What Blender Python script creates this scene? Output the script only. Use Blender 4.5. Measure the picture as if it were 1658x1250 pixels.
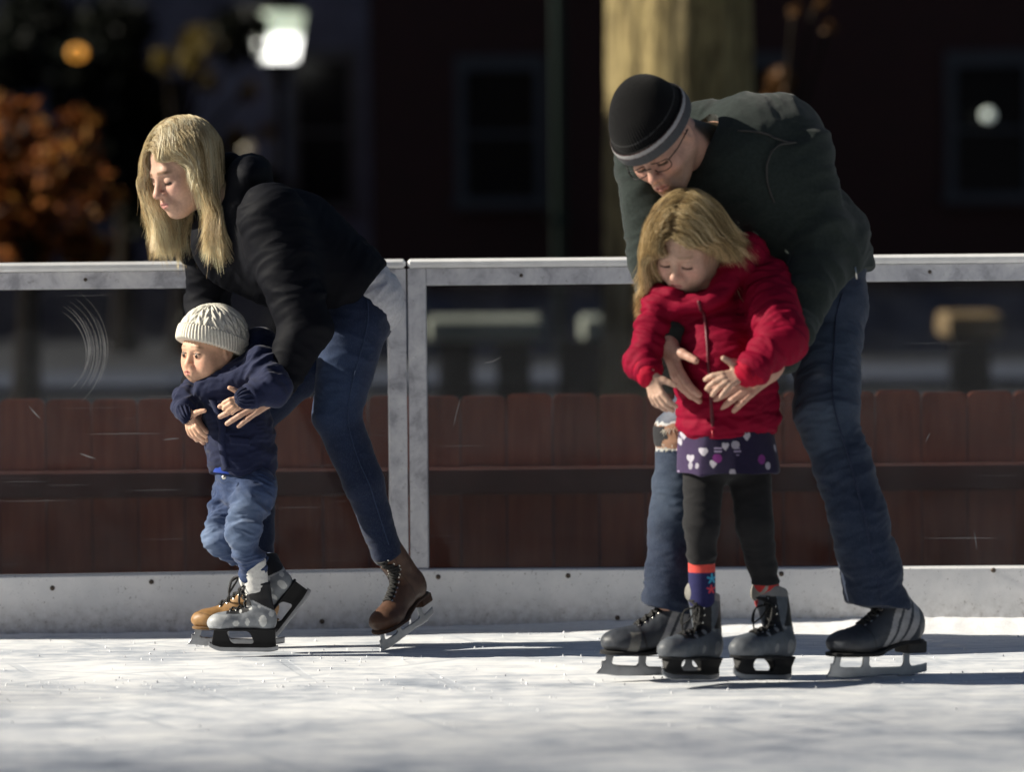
import bpy, math, random
import numpy as np
from mathutils import Matrix, Vector
C = bpy.context.scene
R = math.radians
for o in list(bpy.data.objects): bpy.data.objects.remove(o)
# ------------------------------------------------------------------ camera, sky, sun, exposure
HC, FPX = 1.15, 6908.0
cam_d = bpy.data.cameras.new('camera'); cam = bpy.data.objects.new('camera', cam_d)
C.collection.objects.link(cam); C.camera = cam
cam_d.sensor_width = 36.0; cam_d.lens = FPX * 36.0 / 1658.0
cam_d.clip_start = 0.1; cam_d.clip_end = 2000
CAM_M = Matrix.Rotation(R(90 - 2.13), 4, 'X') @ Matrix.Rotation(R(-0.535), 4, 'Z')
cam.matrix_world = Matrix.Translation((0, 0, HC)) @ CAM_M
cam_d.dof.use_dof = True; cam_d.dof.focus_distance = 11.45; cam_d.dof.aperture_fstop = 2.0
SUN_EL, SUN_AZ = 30.0, 1.5
sun_dir = Vector((-math.cos(R(SUN_AZ)) * math.cos(R(SUN_EL)), math.sin(R(SUN_AZ)) * math.cos(R(SUN_EL)), math.sin(R(SUN_EL))))
world = bpy.data.worlds.new('World'); C.world = world; world.use_nodes = True
wn = world.node_tree.nodes; bg = wn['Background']
sky = wn.new('ShaderNodeTexSky'); sky.sky_type = 'NISHITA'; sky.sun_disc = False
sky.sun_elevation = R(SUN_EL); sky.sun_rotation = R(-90 + SUN_AZ)
world.node_tree.links.new(sky.outputs[0], bg.inputs[0]); bg.inputs[1].default_value = 0.035
sl = bpy.data.lights.new('sun', 'SUN'); sl.energy = 5.0; sl.angle = R(0.53); sl.color = (1.0, 0.93, 0.80)
so = bpy.data.objects.new('sun', sl); C.collection.objects.link(so)
so.rotation_euler = sun_dir.to_track_quat('Z', 'Y').to_euler(); so.location = (-6, 12, 8)
C.view_settings.view_transform = 'Standard'; C.view_settings.look = 'None'
C.view_settings.exposure = 0.68; C.view_settings.gamma = 1.0
C.render.engine = 'CYCLES'
C.cycles.use_denoising = True
C.cycles.max_bounces = 8; C.cycles.transparent_max_bounces = 12; C.cycles.caustics_reflective = False; C.cycles.caustics_refractive = False

# ------------------------------------------------------------------ helpers
A3 = lambda *v: np.array(v, dtype=np.float64)
CM = np.array(CAM_M.to_3x3())
def P(px, py, Y):
    r = CM @ np.array([(px - 829.0) / FPX, -(py - 625.0) / FPX, -1.0])
    return r * (Y / r[1]) + np.array([0, 0, HC])
def nrm(v):
    v = np.asarray(v, float); return v / (np.linalg.norm(v) + 1e-12)
_rng = np.random.RandomState(7)
_perm = _rng.permutation(256); _perm = np.concatenate([_perm, _perm])
_g = _rng.normal(size=(256, 3)); _g /= np.linalg.norm(_g, axis=1)[:, None]
def noise(Q):
    Q = np.asarray(Q, float); I = np.floor(Q).astype(int); F = Q - I; I &= 255
    U = F * F * F * (F * (F * 6 - 15) + 10); out = np.zeros(len(Q))
    for a in (0, 1):
        wx = U[:, 0] if a else 1 - U[:, 0]
        for b in (0, 1):
            wy = U[:, 1] if b else 1 - U[:, 1]
            for c in (0, 1):
                wz = U[:, 2] if c else 1 - U[:, 2]
                h = _perm[(_perm[(_perm[(I[:, 0] + a) & 255] + I[:, 1] + b) & 255] + I[:, 2] + c) & 255]
                g = _g[h]
                out += wx * wy * wz * (g[:, 0] * (F[:, 0] - a) + g[:, 1] * (F[:, 1] - b) + g[:, 2] * (F[:, 2] - c))
    return out * 1.6
def smin(a, b, k):
    if k <= 0: return np.minimum(a, b)
    h = np.clip(.5 + .5 * (b - a) / k, 0, 1); return b + (a - b) * h - k * h * (1 - h)
def smax(a, b, k): return -smin(-a, -b, k)
def sstep(a, b, x):
    t = np.clip((x - a) / (b - a), 0, 1); return t * t * (3 - 2 * t)

class S:
    """a solid put together from rounded cones, ellipsoids and cuts"""
    def __init__(s): s.ops = []; s.bones = []
    def cone(s, a, b, ra, rb, k=0.02, n=None, q=1.0, op='u', bone=True):
        a = np.asarray(a, float); b = np.asarray(b, float); ba = b - a; L2 = max(ba @ ba, 1e-12)
        nn = None if n is None else nrm(n); m = min(1.0, q)
        def f(X):
            X = X - a; t = np.clip((X @ ba) / L2, 0, 1); r = X - t[:, None] * ba
            if nn is not None: r = r + ((1 / q - 1) * (r @ nn))[:, None] * nn
            return (np.sqrt((r * r).sum(1)) - (ra + (rb - ra) * t)) * m
        rr = max(ra, rb) * max(1, q)
        s.ops.append((f, op, k, np.minimum(a, b) - rr, np.maximum(a, b) + rr))
        if op == 'u' and bone: s.bones.append((a, b, max(ra, rb)))
        return s
    def chain(s, pts, k=0.02, n=None, q=1.0):
        for (a, ra), (b, rb) in zip(pts, pts[1:]): s.cone(a, b, ra, rb, k, n, q)
        return s
    def ell(s, c, r, M=None, k=0.02, op='u'):
        c = np.asarray(c, float); r = np.asarray(r, float); M = np.eye(3) if M is None else np.asarray(M)
        def f(X):
            L = (X - c) @ M.T; k0 = np.sqrt(((L / r) ** 2).sum(1)); k1 = np.sqrt(((L / (r * r)) ** 2).sum(1)) + 1e-9
            return k0 * (k0 - 1) / k1
        rr = r.max(); s.ops.append((f, op, k, c - rr, c + rr)); return s
    def box(s, c, h, M=None, rad=0.004, k=0.0, op='u'):
        c = np.asarray(c, float); h = np.asarray(h, float) - rad; M = np.eye(3) if M is None else np.asarray(M)
        def f(X):
            q = np.abs((X - c) @ M.T) - h
            return np.sqrt((np.maximum(q, 0) ** 2).sum(1)) + np.minimum(q.max(1), 0) - rad
        rr = np.linalg.norm(h) + rad; s.ops.append((f, op, k, c - rr, c + rr)); return s
    def cut(s, p, n, k=0.004):            # keeps the side n points away from
        p = np.asarray(p, float); n = nrm(n)
        s.ops.append((lambda X: (X - p) @ n, 'i', k, None, None)); return s
    def fn(s, f, op, k, lo=None, hi=None): s.ops.append((f, op, k, lo, hi)); return s
    def bounds(s, m):
        lo = np.min([o[3] for o in s.ops if o[1] == 'u'], axis=0) - m; hi = np.max([o[4] for o in s.ops if o[1] == 'u'], axis=0) + m
        return lo, hi
    def __call__(s, X, cull=False):
        d = np.full(len(X), 0.3)
        if cull: xl, xh = X.min(0), X.max(0)
        for f, op, k, lo, hi in s.ops:
            if cull and lo is not None and (np.any(lo - .05 > xh) or np.any(hi + .05 < xl)): continue
            if op == 'u': d = smin(d, f(X), k)
            elif op == 's': d = smax(d, -f(X), k)
            else: d = smax(d, f(X), k)
        return d
    def grad(s, X, e=1e-3):
        g = np.stack([s(X + np.eye(3)[i] * e) - s(X - np.eye(3)[i] * e) for i in range(3)], 1)
        return g / (np.linalg.norm(g, axis=1)[:, None] + 1e-9)
    def project(s, X, it=6):
        X = np.array(X, float)
        for _ in range(it): X = X - s.grad(X) * s(X)[:, None]
        return X

def polygonise(sd, h, lo=None, hi=None):
    if lo is None: lo, hi = sd.bounds(2.5 * h)
    B = 8
    nb = np.ceil((hi - lo) / (h * B)).astype(int); N = nb * B
    bi = np.stack(np.meshgrid(*[np.arange(n) for n in nb], indexing='ij'), -1).reshape(-1, 3)
    cen = lo + (bi * B + (B - 1) / 2) * h
    dc = np.concatenate([sd(c) for c in np.array_split(cen, max(1, len(cen) // 200000))])
    vals = np.repeat(np.repeat(np.repeat(dc.reshape(nb), B, 0), B, 1), B, 2).astype(np.float32)
    act = bi[np.abs(dc) < h * B * 0.87 * 1.7 + h * 2]
    act = act[np.lexsort((act[:, 0], act[:, 1], act[:, 2]))]
    off = np.stack(np.meshgrid(*[np.arange(B)] * 3, indexing='ij'), -1).reshape(-1, 3)
    for ch in np.array_split(act, max(1, len(act) // 250)):
        if not len(ch): continue
        idx = (ch[:, None, :] * B + off[None]).reshape(-1, 3)
        vals[idx[:, 0], idx[:, 1], idx[:, 2]] = sd(lo + idx * h, True)
    ins = vals < 0
    ins[0] = ins[-1] = False; ins[:, 0] = ins[:, -1] = False; ins[:, :, 0] = ins[:, :, -1] = False
    vals = np.where(ins, vals, np.maximum(vals, 1e-6))
    cnt = np.zeros(tuple(N - 1), np.int8)
    for a in (0, 1):
        for b in (0, 1):
            for c in (0, 1): cnt += ins[a:N[0]-1+a, b:N[1]-1+b, c:N[2]-1+c]
    cells = np.argwhere((cnt > 0) & (cnt < 8))
    vid = np.full(tuple(N - 1), -1, np.int32); vid[tuple(cells.T)] = np.arange(len(cells))
    cor = np.array([(a, b, c) for a in (0, 1) for b in (0, 1) for c in (0, 1)])
    cv = np.stack([vals[tuple((cells + k).T)] for k in cor], 1)
    acc = np.zeros((len(cells), 3)); num = np.zeros(len(cells))
    for i in range(8):
        for j in range(i + 1, 8):
            if np.abs(cor[i] - cor[j]).sum() != 1: continue
            m = (cv[:, i] < 0) != (cv[:, j] < 0); t = np.where(m, cv[:, i] / np.where(m, cv[:, i] - cv[:, j], 1), 0)
            acc += m[:, None] * (cor[i] + t[:, None] * (cor[j] - cor[i])); num += m
    V = lo + (cells + acc / num[:, None]) * h
    Fs = []
    for ax in range(3):
        u, w = (ax + 1) % 3, (ax + 2) % 3
        s0 = [slice(None)] * 3; s1 = [slice(None)] * 3; s0[ax] = slice(0, -1); s1[ax] = slice(1, None)
        e = np.argwhere(ins[tuple(s0)] != ins[tuple(s1)])
        e = e[(e[:, u] > 0) & (e[:, w] > 0)]
        if not len(e): continue
        fl = ins[tuple(e.T)]; du = np.zeros(3, int); du[u] = 1; dw = np.zeros(3, int); dw[w] = 1
        q = np.stack([vid[tuple((e - du - dw).T)], vid[tuple((e - dw).T)], vid[tuple(e.T)], vid[tuple((e - du).T)]], 1)
        q[~fl] = q[~fl][:, ::-1]; Fs.append(q)
    return V, np.concatenate(Fs)

def vnormals(V, F):
    n = np.cross(V[F[:, 2]] - V[F[:, 0]], V[F[:, 3 if F.shape[1] > 3 else 1]] - V[F[:, 1 if F.shape[1] > 3 else 0]])
    if F.shape[1] == 3: n = np.cross(V[F[:, 1]] - V[F[:, 0]], V[F[:, 2]] - V[F[:, 0]])
    N = np.zeros_like(V)
    for i in range(F.shape[1]): np.add.at(N, F[:, i], n)
    return N / (np.linalg.norm(N, axis=1)[:, None] + 1e-12)
def smooth(V, F, it=1, lam=.5):
    for _ in range(it):
        s = np.zeros_like(V); c = np.zeros(len(V))
        for i in range(4):
            for j in (1, 3):
                np.add.at(s, F[:, i], V[F[:, (i + j) % 4]]); np.add.at(c, F[:, i], 1)
        V = V + lam * (s / np.maximum(c, 1)[:, None] - V)
    return V

def mesh_obj(name, V, F, mat, parent=None, base=None, col=None, smooth_shade=True):
    """link V, F (array of faces of one size, or list of faces) as ONE mesh object"""
    V = np.asarray(V, float)
    root = parent
    while root is not None and root.parent is not None: root = root.parent
    if base is None: base = np.array(root.location) if root is not None else np.zeros(3)
    me = bpy.data.meshes.new(name)
    if isinstance(F, np.ndarray):
        k = F.shape[1]; me.vertices.add(len(V)); me.vertices.foreach_set('co', (V - base).astype(np.float32).ravel())
        me.loops.add(F.size); me.loops.foreach_set('vertex_index', F.astype(np.int32).ravel())
        me.polygons.add(len(F)); me.polygons.foreach_set('loop_start', np.arange(0, F.size, k, dtype=np.int32))
        me.update(calc_edges=True)
    else: me.from_pydata([tuple(v) for v in V - base], [], F)
    me.validate()
    if smooth_shade: me.polygons.foreach_set('use_smooth', np.ones(len(me.polygons), bool))
    if col is not None:
        a = me.color_attributes.new('Col', 'FLOAT_COLOR', 'POINT'); c4 = np.ones((len(V), 4), np.float32); c4[:, :3] = col
        a.data.foreach_set('color', c4.ravel())
    o = bpy.data.objects.new(name, me); C.collection.objects.link(o)
    if mat is not None: me.materials.append(mat)
    if parent is None: o.location = base
    else: o.parent = parent
    return o
def tag(o, label=None, cat=None, group=None, kind=None):
    for k, v in (('label', label), ('category', cat), ('group', group), ('kind', kind)):
        if v: o[k] = v
    return o
def empty(name, loc):
    o = bpy.data.objects.new(name, None); C.collection.objects.link(o); o.location = loc; o.empty_display_size = .1; return o

class MB:
    """collects plain shapes into one mesh"""
    def __init__(s): s.v = []; s.f = []
    def add(s, V, F):
        n = len(s.v); s.v += [tuple(map(float, v)) for v in V]; s.f += [tuple(int(i) + n for i in f) for f in F]; return s
    def box(s, lo, hi, bev=0.0):
        (x0, y0, z0), (x1, y1, z1) = lo, hi; b = bev
        if b <= 0:
            V = [(x0,y0,z0),(x1,y0,z0),(x1,y1,z0),(x0,y1,z0),(x0,y0,z1),(x1,y0,z1),(x1,y1,z1),(x0,y1,z1)]
            return s.add(V, [(0,3,2,1),(4,5,6,7),(0,1,5,4),(1,2,6,5),(2,3,7,6),(3,0,4,7)])
        V = []
        for sx, x in ((1, x0), (-1, x1)):
            for sy, y in ((1, y0), (-1, y1)):
                for sz, z in ((1, z0), (-1, z1)):
                    V += [(x, y + sy*b, z + sz*b), (x + sx*b, y, z + sz*b), (x + sx*b, y + sy*b, z)]
        I = lambda a, c, d, k: (a*4 + c*2 + d)*3 + k
        F = []
        for a in (0, 1): F.append([I(a,0,0,0), I(a,1,0,0), I(a,1,1,0), I(a,0,1,0)])
        for c in (0, 1): F.append([I(0,c,0,1), I(1,c,0,1), I(1,c,1,1), I(0,c,1,1)])
        for d in (0, 1): F.append([I(0,0,d,2), I(1,0,d,2), I(1,1,d,2), I(0,1,d,2)])
        for c in (0, 1):
            for d in (0, 1): F.append([I(0,c,d,1), I(1,c,d,1), I(1,c,d,2), I(0,c,d,2)])
        for a in (0, 1):
            for d in (0, 1): F.append([I(a,0,d,0), I(a,1,d,0), I(a,1,d,2), I(a,0,d,2)])
            for c in (0, 1): F.append([I(a,c,0,0), I(a,c,1,0), I(a,c,1,1), I(a,c,0,1)])
            for c in (0, 1):
                for d in (0, 1): F.append([I(a,c,d,0), I(a,c,d,1), I(a,c,d,2)])
        Vn = np.array(V); cen = Vn.mean(0)
        for i, f in enumerate(F):
            p = Vn[f]; n = np.cross(p[1] - p[0], p[2] - p[0])
            if n @ (p.mean(0) - cen) < 0: F[i] = f[::-1]
        return s.add(V, F)
    def tube(s, pts, r, sides=8, cap=True):
        V, F = tube(pts, r, sides, cap); return s.add(V, F)
    def lathe(s, prof, c=(0, 0, 0), sides=24):
        V = []; F = []
        for r, z in prof:
            for k in range(sides): V.append((c[0] + r*math.cos(2*math.pi*k/sides), c[1] + r*math.sin(2*math.pi*k/sides), c[2] + z))
        for i in range(len(prof) - 1):
            for k in range(sides):
                k2 = (k + 1) % sides; F.append((i*sides + k, i*sides + k2, (i+1)*sides + k2, (i+1)*sides + k))
        F.append(tuple(range(sides))[::-1]); F.append(tuple(range((len(prof)-1)*sides, len(prof)*sides)))
        return s.add(V, F)
    def build(s, name, mat, parent=None, base=None, smooth_shade=False, M=None):
        V = np.array(s.v)
        if M is not None: V = V @ np.array(M.to_3x3()).T + np.array(M.translation)
        return mesh_obj(name, V, s.f, mat, parent, base, None, smooth_shade)
def tube(pts, r, sides=8, cap=True):
    pts = np.asarray(pts, float); n = len(pts); r = np.broadcast_to(np.asarray(r, float), (n,))
    T = np.gradient(pts, axis=0); T /= np.linalg.norm(T, axis=1)[:, None] + 1e-12
    ref = nrm(np.cross(T[0], [0.3, 0.5, 0.8])); V = []
    for i in range(n):
        ref = nrm(ref - T[i] * (ref @ T[i])); b = np.cross(T[i], ref)
        for k in range(sides):
            a = 2 * math.pi * k / sides; V.append(pts[i] + r[i] * (math.cos(a) * ref + math.sin(a) * b))
    F = [(i*sides + k, i*sides + (k+1) % sides, (i+1)*sides + (k+1) % sides, (i+1)*sides + k) for i in range(n-1) for k in range(sides)]
    if cap: F += [tuple(range(sides))[::-1], tuple(range((n-1)*sides, n*sides))]
    return V, F
def spline(pts, n):
    pts = np.asarray(pts, float); m = len(pts); t = np.linspace(0, m - 1, n); out = []
    q = np.vstack([2*pts[0]-pts[1], pts, 2*pts[-1]-pts[-2]])
    for x in t:
        i = min(int(x), m - 2); u = x - i; p0, p1, p2, p3 = q[i:i+4]
        out.append(.5*((2*p1) + (-p0+p2)*u + (2*p0-5*p1+4*p2-p3)*u*u + (-p0+3*p1-3*p2+p3)*u**3))
    return np.array(out)
def strands_mesh(paths, r0, sides=3):
    """paths (n,m,3) -> tapered tubes as one mesh"""
    n, m, _ = paths.shape
    T = np.gradient(paths, axis=1); T /= np.linalg.norm(T, axis=2)[..., None] + 1e-12
    ref = np.cross(T, np.array([.31, .77, .55])); ref /= np.linalg.norm(ref, axis=2)[..., None] + 1e-9
    bi = np.cross(T, ref); w = np.interp(np.linspace(0, 1, m), [0, .1, .7, 1], [.7, 1, .9, .15])
    rad = np.asarray(r0).reshape(-1, 1) * w[None]
    ang = np.arange(sides) * 2 * math.pi / sides
    V = paths[:, :, None, :] + rad[..., None, None] * (np.cos(ang)[:, None] * ref[:, :, None, :] + np.sin(ang)[:, None] * bi[:, :, None, :])
    I = np.arange(n * m * sides).reshape(n, m, sides)
    F = np.stack([I[:, :-1], np.roll(I, -1, 2)[:, :-1], np.roll(I, -1, 2)[:, 1:], I[:, 1:]], -1).reshape(-1, 4)
    return V.reshape(-1, 3), F

# ------------------------------------------------------------------ materials
class NT:
    def __init__(s, name):
        s.m = bpy.data.materials.new(name); s.m.use_nodes = True; s.t = s.m.node_tree; s.n = s.t.nodes
        s.p = s.n['Principled BSDF']; s.out = s.n['Material Output']
    def new(s, ty, **kw):
        o = s.n.new(ty)
        for k, v in kw.items():
            if hasattr(o, k): setattr(o, k, v)
        return o
    def link(s, a, b): s.t.links.new(a, b)
    def coord(s, scale=(1, 1, 1), rot=(0, 0, 0), obj=True):
        tc = s.new('ShaderNodeTexCoord'); mp = s.new('ShaderNodeMapping'); mp.inputs['Scale'].default_value = scale; mp.inputs['Rotation'].default_value = rot
        s.link(tc.outputs['Object'], mp.inputs[0]); return mp.outputs[0]
    def noise(s, scale, detail=4, rough=.55, vec=None, dist=0.0):
        t = s.new('ShaderNodeTexNoise'); t.inputs['Scale'].default_value = scale; t.inputs['Detail'].default_value = detail
        t.inputs['Roughness'].default_value = rough; t.inputs['Distortion'].default_value = dist
        s.link(vec if vec is not None else s.coord(), t.inputs['Vector']); return t.outputs['Fac']
    def ramp(s, fac, stops):
        r = s.new('ShaderNodeValToRGB'); e = r.color_ramp.elements
        while len(e) < len(stops): e.new(.5)
        for i, (p, c) in enumerate(stops): e[i].position = p; e[i].color = (*c, 1) if len(c) == 3 else c
        s.link(fac, r.inputs[0]); return r.outputs[0]
    def mix(s, fac, a, b, mode='MIX'):
        m = s.new('ShaderNodeMix'); m.data_type = 'RGBA'; m.blend_type = mode
        for sock, v in ((m.inputs['Factor'], fac), (m.inputs[6], a), (m.inputs[7], b)):
            if hasattr(v, 'links') or isinstance(v, bpy.types.NodeSocket): s.link(v, sock)
            elif isinstance(v, (int, float)): sock.default_value = v
            else: sock.default_value = (*v, 1)
        return m.outputs[2]
    def math(s, op, a, b=0.0, clamp=False):
        m = s.new('ShaderNodeMath'); m.operation = op; m.use_clamp = clamp
        for sock, v in ((m.inputs[0], a), (m.inputs[1], b)):
            if isinstance(v, (int, float)): sock.default_value = v
            else: s.link(v, sock)
        return m.outputs[0]
    def attr(s, name='Col'):
        a = s.new('ShaderNodeAttribute'); a.attribute_name = name; return a.outputs['Color']
    def bump(s, h, strength=.3, dist=.002, normal=None):
        b = s.new('ShaderNodeBump'); b.inputs['Strength'].default_value = strength; b.inputs['Distance'].default_value = dist
        s.link(h, b.inputs['Height'])
        if normal is not None: s.link(normal, b.inputs['Normal'])
        s.link(b.outputs[0], s.p.inputs['Normal']); return b.outputs[0]
    def set(s, **kw):
        for k, v in kw.items():
            i = s.p.inputs[k.replace('_', ' ')]
            if isinstance(v, bpy.types.NodeSocket): s.link(v, i)
            elif isinstance(v, (tuple, list)) and len(v) == 3 and k.endswith('Color'): i.default_value = (*v, 1)
            else: i.default_value = v
        return s
def simple(name, col, rough=.6, metal=0.0, nscale=40, nvar=.25, bump=.15, bscale=None, bdist=.002, spec=.5, **kw):
    t = NT(name); f = t.noise(nscale, 5)
    c = t.ramp(f, [(.3, tuple(max(0, v*(1-nvar)) for v in col)), (.7, tuple(min(1, v*(1+nvar)) for v in col))])
    t.set(Base_Color=c, Roughness=rough, Metallic=metal, Specular_IOR_Level=spec, **kw)
    if bump: t.bump(t.noise(bscale or nscale*3, 4), bump, bdist)
    return t.m
def attr_mat(name, rough=.7, spec=.3, var=.15, nscale=60, bump=.2, bscale=300, bdist=.001, sheen=0.0, sss=0.0):
    t = NT(name); f = t.noise(nscale, 4); g = t.ramp(f, [(.3, (1-var,)*3), (.7, (1+var,)*3)])
    t.set(Base_Color=t.mix(1.0, t.attr(), g, 'MULTIPLY'), Roughness=rough, Specular_IOR_Level=spec)
    if sheen: t.set(Sheen_Weight=sheen, Sheen_Roughness=.5)
    if sss: t.set(Subsurface_Weight=sss, Subsurface_Scale=.006, Subsurface_Radius=(1.0, .35, .2))
    if bump: t.bump(t.noise(bscale, 3), bump, bdist)
    return t.m
# ------------------------------------------------------------------ the setting: ice, ground, pavement
rnd = random.Random(3)
_r = CM @ np.array([(661 - 829.0) / FPX, -(700 - 625.0) / FPX, -1.0]); JY = 12.28; JX = _r[0] / _r[1] * JY      # where the two runs of board meet
WANG = (R(5.0), R(-3.0))
def wframe(side): a = WANG[side]; return np.array([math.cos(a), math.sin(a)]), np.array([-math.sin(a), math.cos(a)])
def wall_hit(px, py):
    """point of the board's face seen at a pixel: (distance along the wall from the joint, height)"""
    wx, wy = wframe(0 if px < 661 else 1); r = CM @ np.array([(px - 829.0) / FPX, -(py - 625.0) / FPX, -1.0]); j = np.array([JX, JY])
    t = (j @ wy) / (r[:2] @ wy); p = r * t
    return (p[:2] - j) @ wx, p[2] + HC
def wall_pt(u, v, z): wx, wy = wframe(0 if u < 0 else 1); q = np.array([JX, JY]) + wx * u + wy * v; return A3(q[0], q[1], z)

# ice: one sheet with shallow relief where the camera looks along it
t = NT('ice')
v1 = t.coord((1, 1, 1))
n1 = t.noise(2.2, 6, .6); n2 = t.noise(9, 6, .65)
sc = t.new('ShaderNodeTexNoise'); mp = t.coord((2.0, 34, 2), (0, 0, R(12))); t.link(mp, sc.inputs['Vector']); sc.inputs['Scale'].default_value = 2.0; sc.inputs['Detail'].default_value = 7; sc.inputs['Distortion'].default_value = .6
sc2 = t.new('ShaderNodeTexNoise'); mp2 = t.coord((2.4, 52, 2), (0, 0, R(-9))); t.link(mp2, sc2.inputs['Vector']); sc2.inputs['Scale'].default_value = 2.0; sc2.inputs['Detail'].default_value = 7; sc2.inputs['Distortion'].default_value = .8
scr = t.math('MULTIPLY', t.math('ADD', sc.outputs['Fac'], sc2.outputs['Fac']), .5)
f = t.math('ADD', t.math('MULTIPLY', n1, .35), t.math('ADD', t.math('MULTIPLY', n2, .3), t.math('MULTIPLY', scr, .35)))
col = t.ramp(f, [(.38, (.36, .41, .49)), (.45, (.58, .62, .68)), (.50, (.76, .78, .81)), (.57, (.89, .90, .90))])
t.set(Base_Color=col, Roughness=t.ramp(f, [(.38, (.28,)*3), (.55, (.7,)*3)]), Specular_IOR_Level=.4, Subsurface_Weight=0.0)
cuts = None
for k, (rot, sc_w, dist, thr) in enumerate(((8, 1.1, 5.0, .975), (-17, .8, 7.0, .98), (31, .9, 6.0, .98), (-44, .7, 8.0, .982), (68, 1.0, 7.0, .98))):
    wv = t.new('ShaderNodeTexWave', wave_type='BANDS', bands_direction='Y'); wv.inputs['Scale'].default_value = sc_w; wv.inputs['Distortion'].default_value = dist; wv.inputs['Detail'].default_value = 1.0; wv.inputs['Detail Scale'].default_value = .35
    t.link(t.coord((1, 1, 1), (0, 0, R(rot))), wv.inputs['Vector']); q_ = t.ramp(wv.outputs['Fac'], [(thr, (0,)*3), (min(thr + .012, 1), (1,)*3)])
    q_ = t.math('MULTIPLY', q_, t.ramp(t.noise(1.3 + .4*k, 3), [(.45, (0,)*3), (.6, (1,)*3)])); cuts = q_ if cuts is None else t.math('MAXIMUM', cuts, q_)
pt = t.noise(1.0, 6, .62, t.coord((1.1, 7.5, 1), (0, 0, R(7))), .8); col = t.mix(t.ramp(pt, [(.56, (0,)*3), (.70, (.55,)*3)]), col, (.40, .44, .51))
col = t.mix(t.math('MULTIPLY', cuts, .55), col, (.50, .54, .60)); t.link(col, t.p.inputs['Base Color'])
fine = t.noise(120, 5, .7)
h = t.math('SUBTRACT', t.math('ADD', t.math('MULTIPLY', f, .8), t.math('MULTIPLY', fine, .06)), t.math('MULTIPLY', cuts, .25))
t.bump(h, .32, .010)
ICE = t.m
xs = np.concatenate([[-60, -20, -8], np.linspace(-4, 4, 260), [8, 20, 60]]); ys = np.concatenate([[-60, -10, 4], np.linspace(7.5, 12.55, 240)])
X, Y = np.meshgrid(xs, ys, indexing='ij'); G = np.stack([X.ravel(), Y.ravel(), np.zeros(X.size)], 1)
inn = (np.abs(G[:, 0]) < 4.1) & (G[:, 1] > 7)
q = G * np.array([1, 1, 0])
G[:, 2] = inn * (0.0035 * noise(q * 2.3 + 5) + .0016 * noise(q @ np.array([[.9, -.45, 0], [5, 9, 0], [0, 0, 1]]) * 1.2) + .0006 * noise(q * 14))
G[:, 2] -= .004
m_, n_ = X.shape; I = np.arange(m_ * n_).reshape(m_, n_)
F = np.stack([I[:-1, :-1], I[1:, :-1], I[1:, 1:], I[:-1, 1:]], -1).reshape(-1, 4)
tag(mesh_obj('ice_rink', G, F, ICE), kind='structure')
# snow scraped up along the foot of the boards, and shavings lying about on the ice
SNOW = simple('snow', (.86, .87, .89), .8, nscale=60, nvar=.06, bump=.6, bscale=220, bdist=.006)
us = np.linspace(-4.5, 4.5, 700); ps = np.linspace(0, 1, 14); V = []
for u in us:
    hgt = .006 + .022 * sstep(-.2, 1.0, u) + .006 * float(noise([[u*3.1, 2, 0]])[0]) + .003 * float(noise([[u*17, 7, 0]])[0])
    hgt = max(hgt, .003); wd = .05 + hgt * 7
    for p_ in ps: V.append(wall_pt(u, -.005 - wd * p_, -.006 + hgt * (1 - p_) ** 1.6))
V = np.array(V); V[:, 2] += .002 * noise(V * 38) * (V[:, 2] > .0); 
I = np.arange(len(V)).reshape(len(us), 14); F = np.stack([I[:-1, :-1], I[:-1, 1:], I[1:, 1:], I[1:, :-1]], -1).reshape(-1, 4)
tag(mesh_obj('snow', V, F, SNOW), kind='stuff')
mb = MB()
for _ in range(700):
    x = rnd.uniform(-1.9, 2.1); y = rnd.choice([rnd.uniform(9.0, 12.25), rnd.gauss(11.6, .25), rnd.gauss(10.75, .12)]); y = min(y, wall_pt(x - JX, 0, 0)[1] - .05); r = rnd.uniform(.0008, .003) * (1.5 if rnd.random() < .08 else 1)
    a = rnd.uniform(0, 6.3); c_ = math.cos(a) * r; s_ = math.sin(a) * r
    mb.add([(x + c_*2, y + s_*2, -.003), (x - s_, y + c_, -.003), (x - c_, y - s_, -.003), (x + s_, y - c_, -.003), (x, y, r * 1.2)], [(0, 1, 4), (1, 2, 4), (2, 3, 4), (3, 0, 4)])
tag(mb.build('ice_shavings', SNOW), kind='stuff')
# ground behind the boards
GROUND = simple('ground', (.02, .021, .022), .9, nscale=1.5, nvar=.4)
I_ = MB().add([(-300, 12.75, -.03), (300, 12.75, -.03), (300, 900, -.03), (-300, 900, -.03)], [(0, 1, 2, 3)])
tag(I_.build('ground', GROUND), kind='structure')
PAVE = simple('pavement', (.055, .065, .09), .85, nscale=3, nvar=.25)
tag(MB().box((-30, 30.2, -.05), (60, 33.4, .05)).build('pavement', PAVE), kind='structure')

# ------------------------------------------------------------------ rink boards
t = NT('white_board_plastic')
f1 = t.noise(7, 6, .65); f2 = t.noise(150, 3, .7); f3 = t.noise(45, 5, .6)
c = t.ramp(f1, [(.35, (.76, .77, .79)), (.6, (.87, .87, .88))])
spk = t.ramp(f2, [(.58, (0, 0, 0)), (.66, (1, 1, 1))]); spm = t.math('MULTIPLY', spk, t.ramp(f3, [(.5, (0, 0, 0)), (.62, (.8,)*3)]))
sep = t.new('ShaderNodeSeparateXYZ'); t.link(t.coord(), sep.inputs[0])
low = t.math('MULTIPLY', t.ramp(sep.outputs['Z'], [(.0, (1,)*3), (.10, (0,)*3)]), t.ramp(f3, [(.30, (0,)*3), (.7, (.75,)*3)]))
c = t.mix(spm, c, (.22, .21, .20)); c = t.mix(low, c, (.34, .32, .30))
t.set(Base_Color=c, Roughness=.55); t.bump(f3, .2, .003); BOARD = t.m
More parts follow.
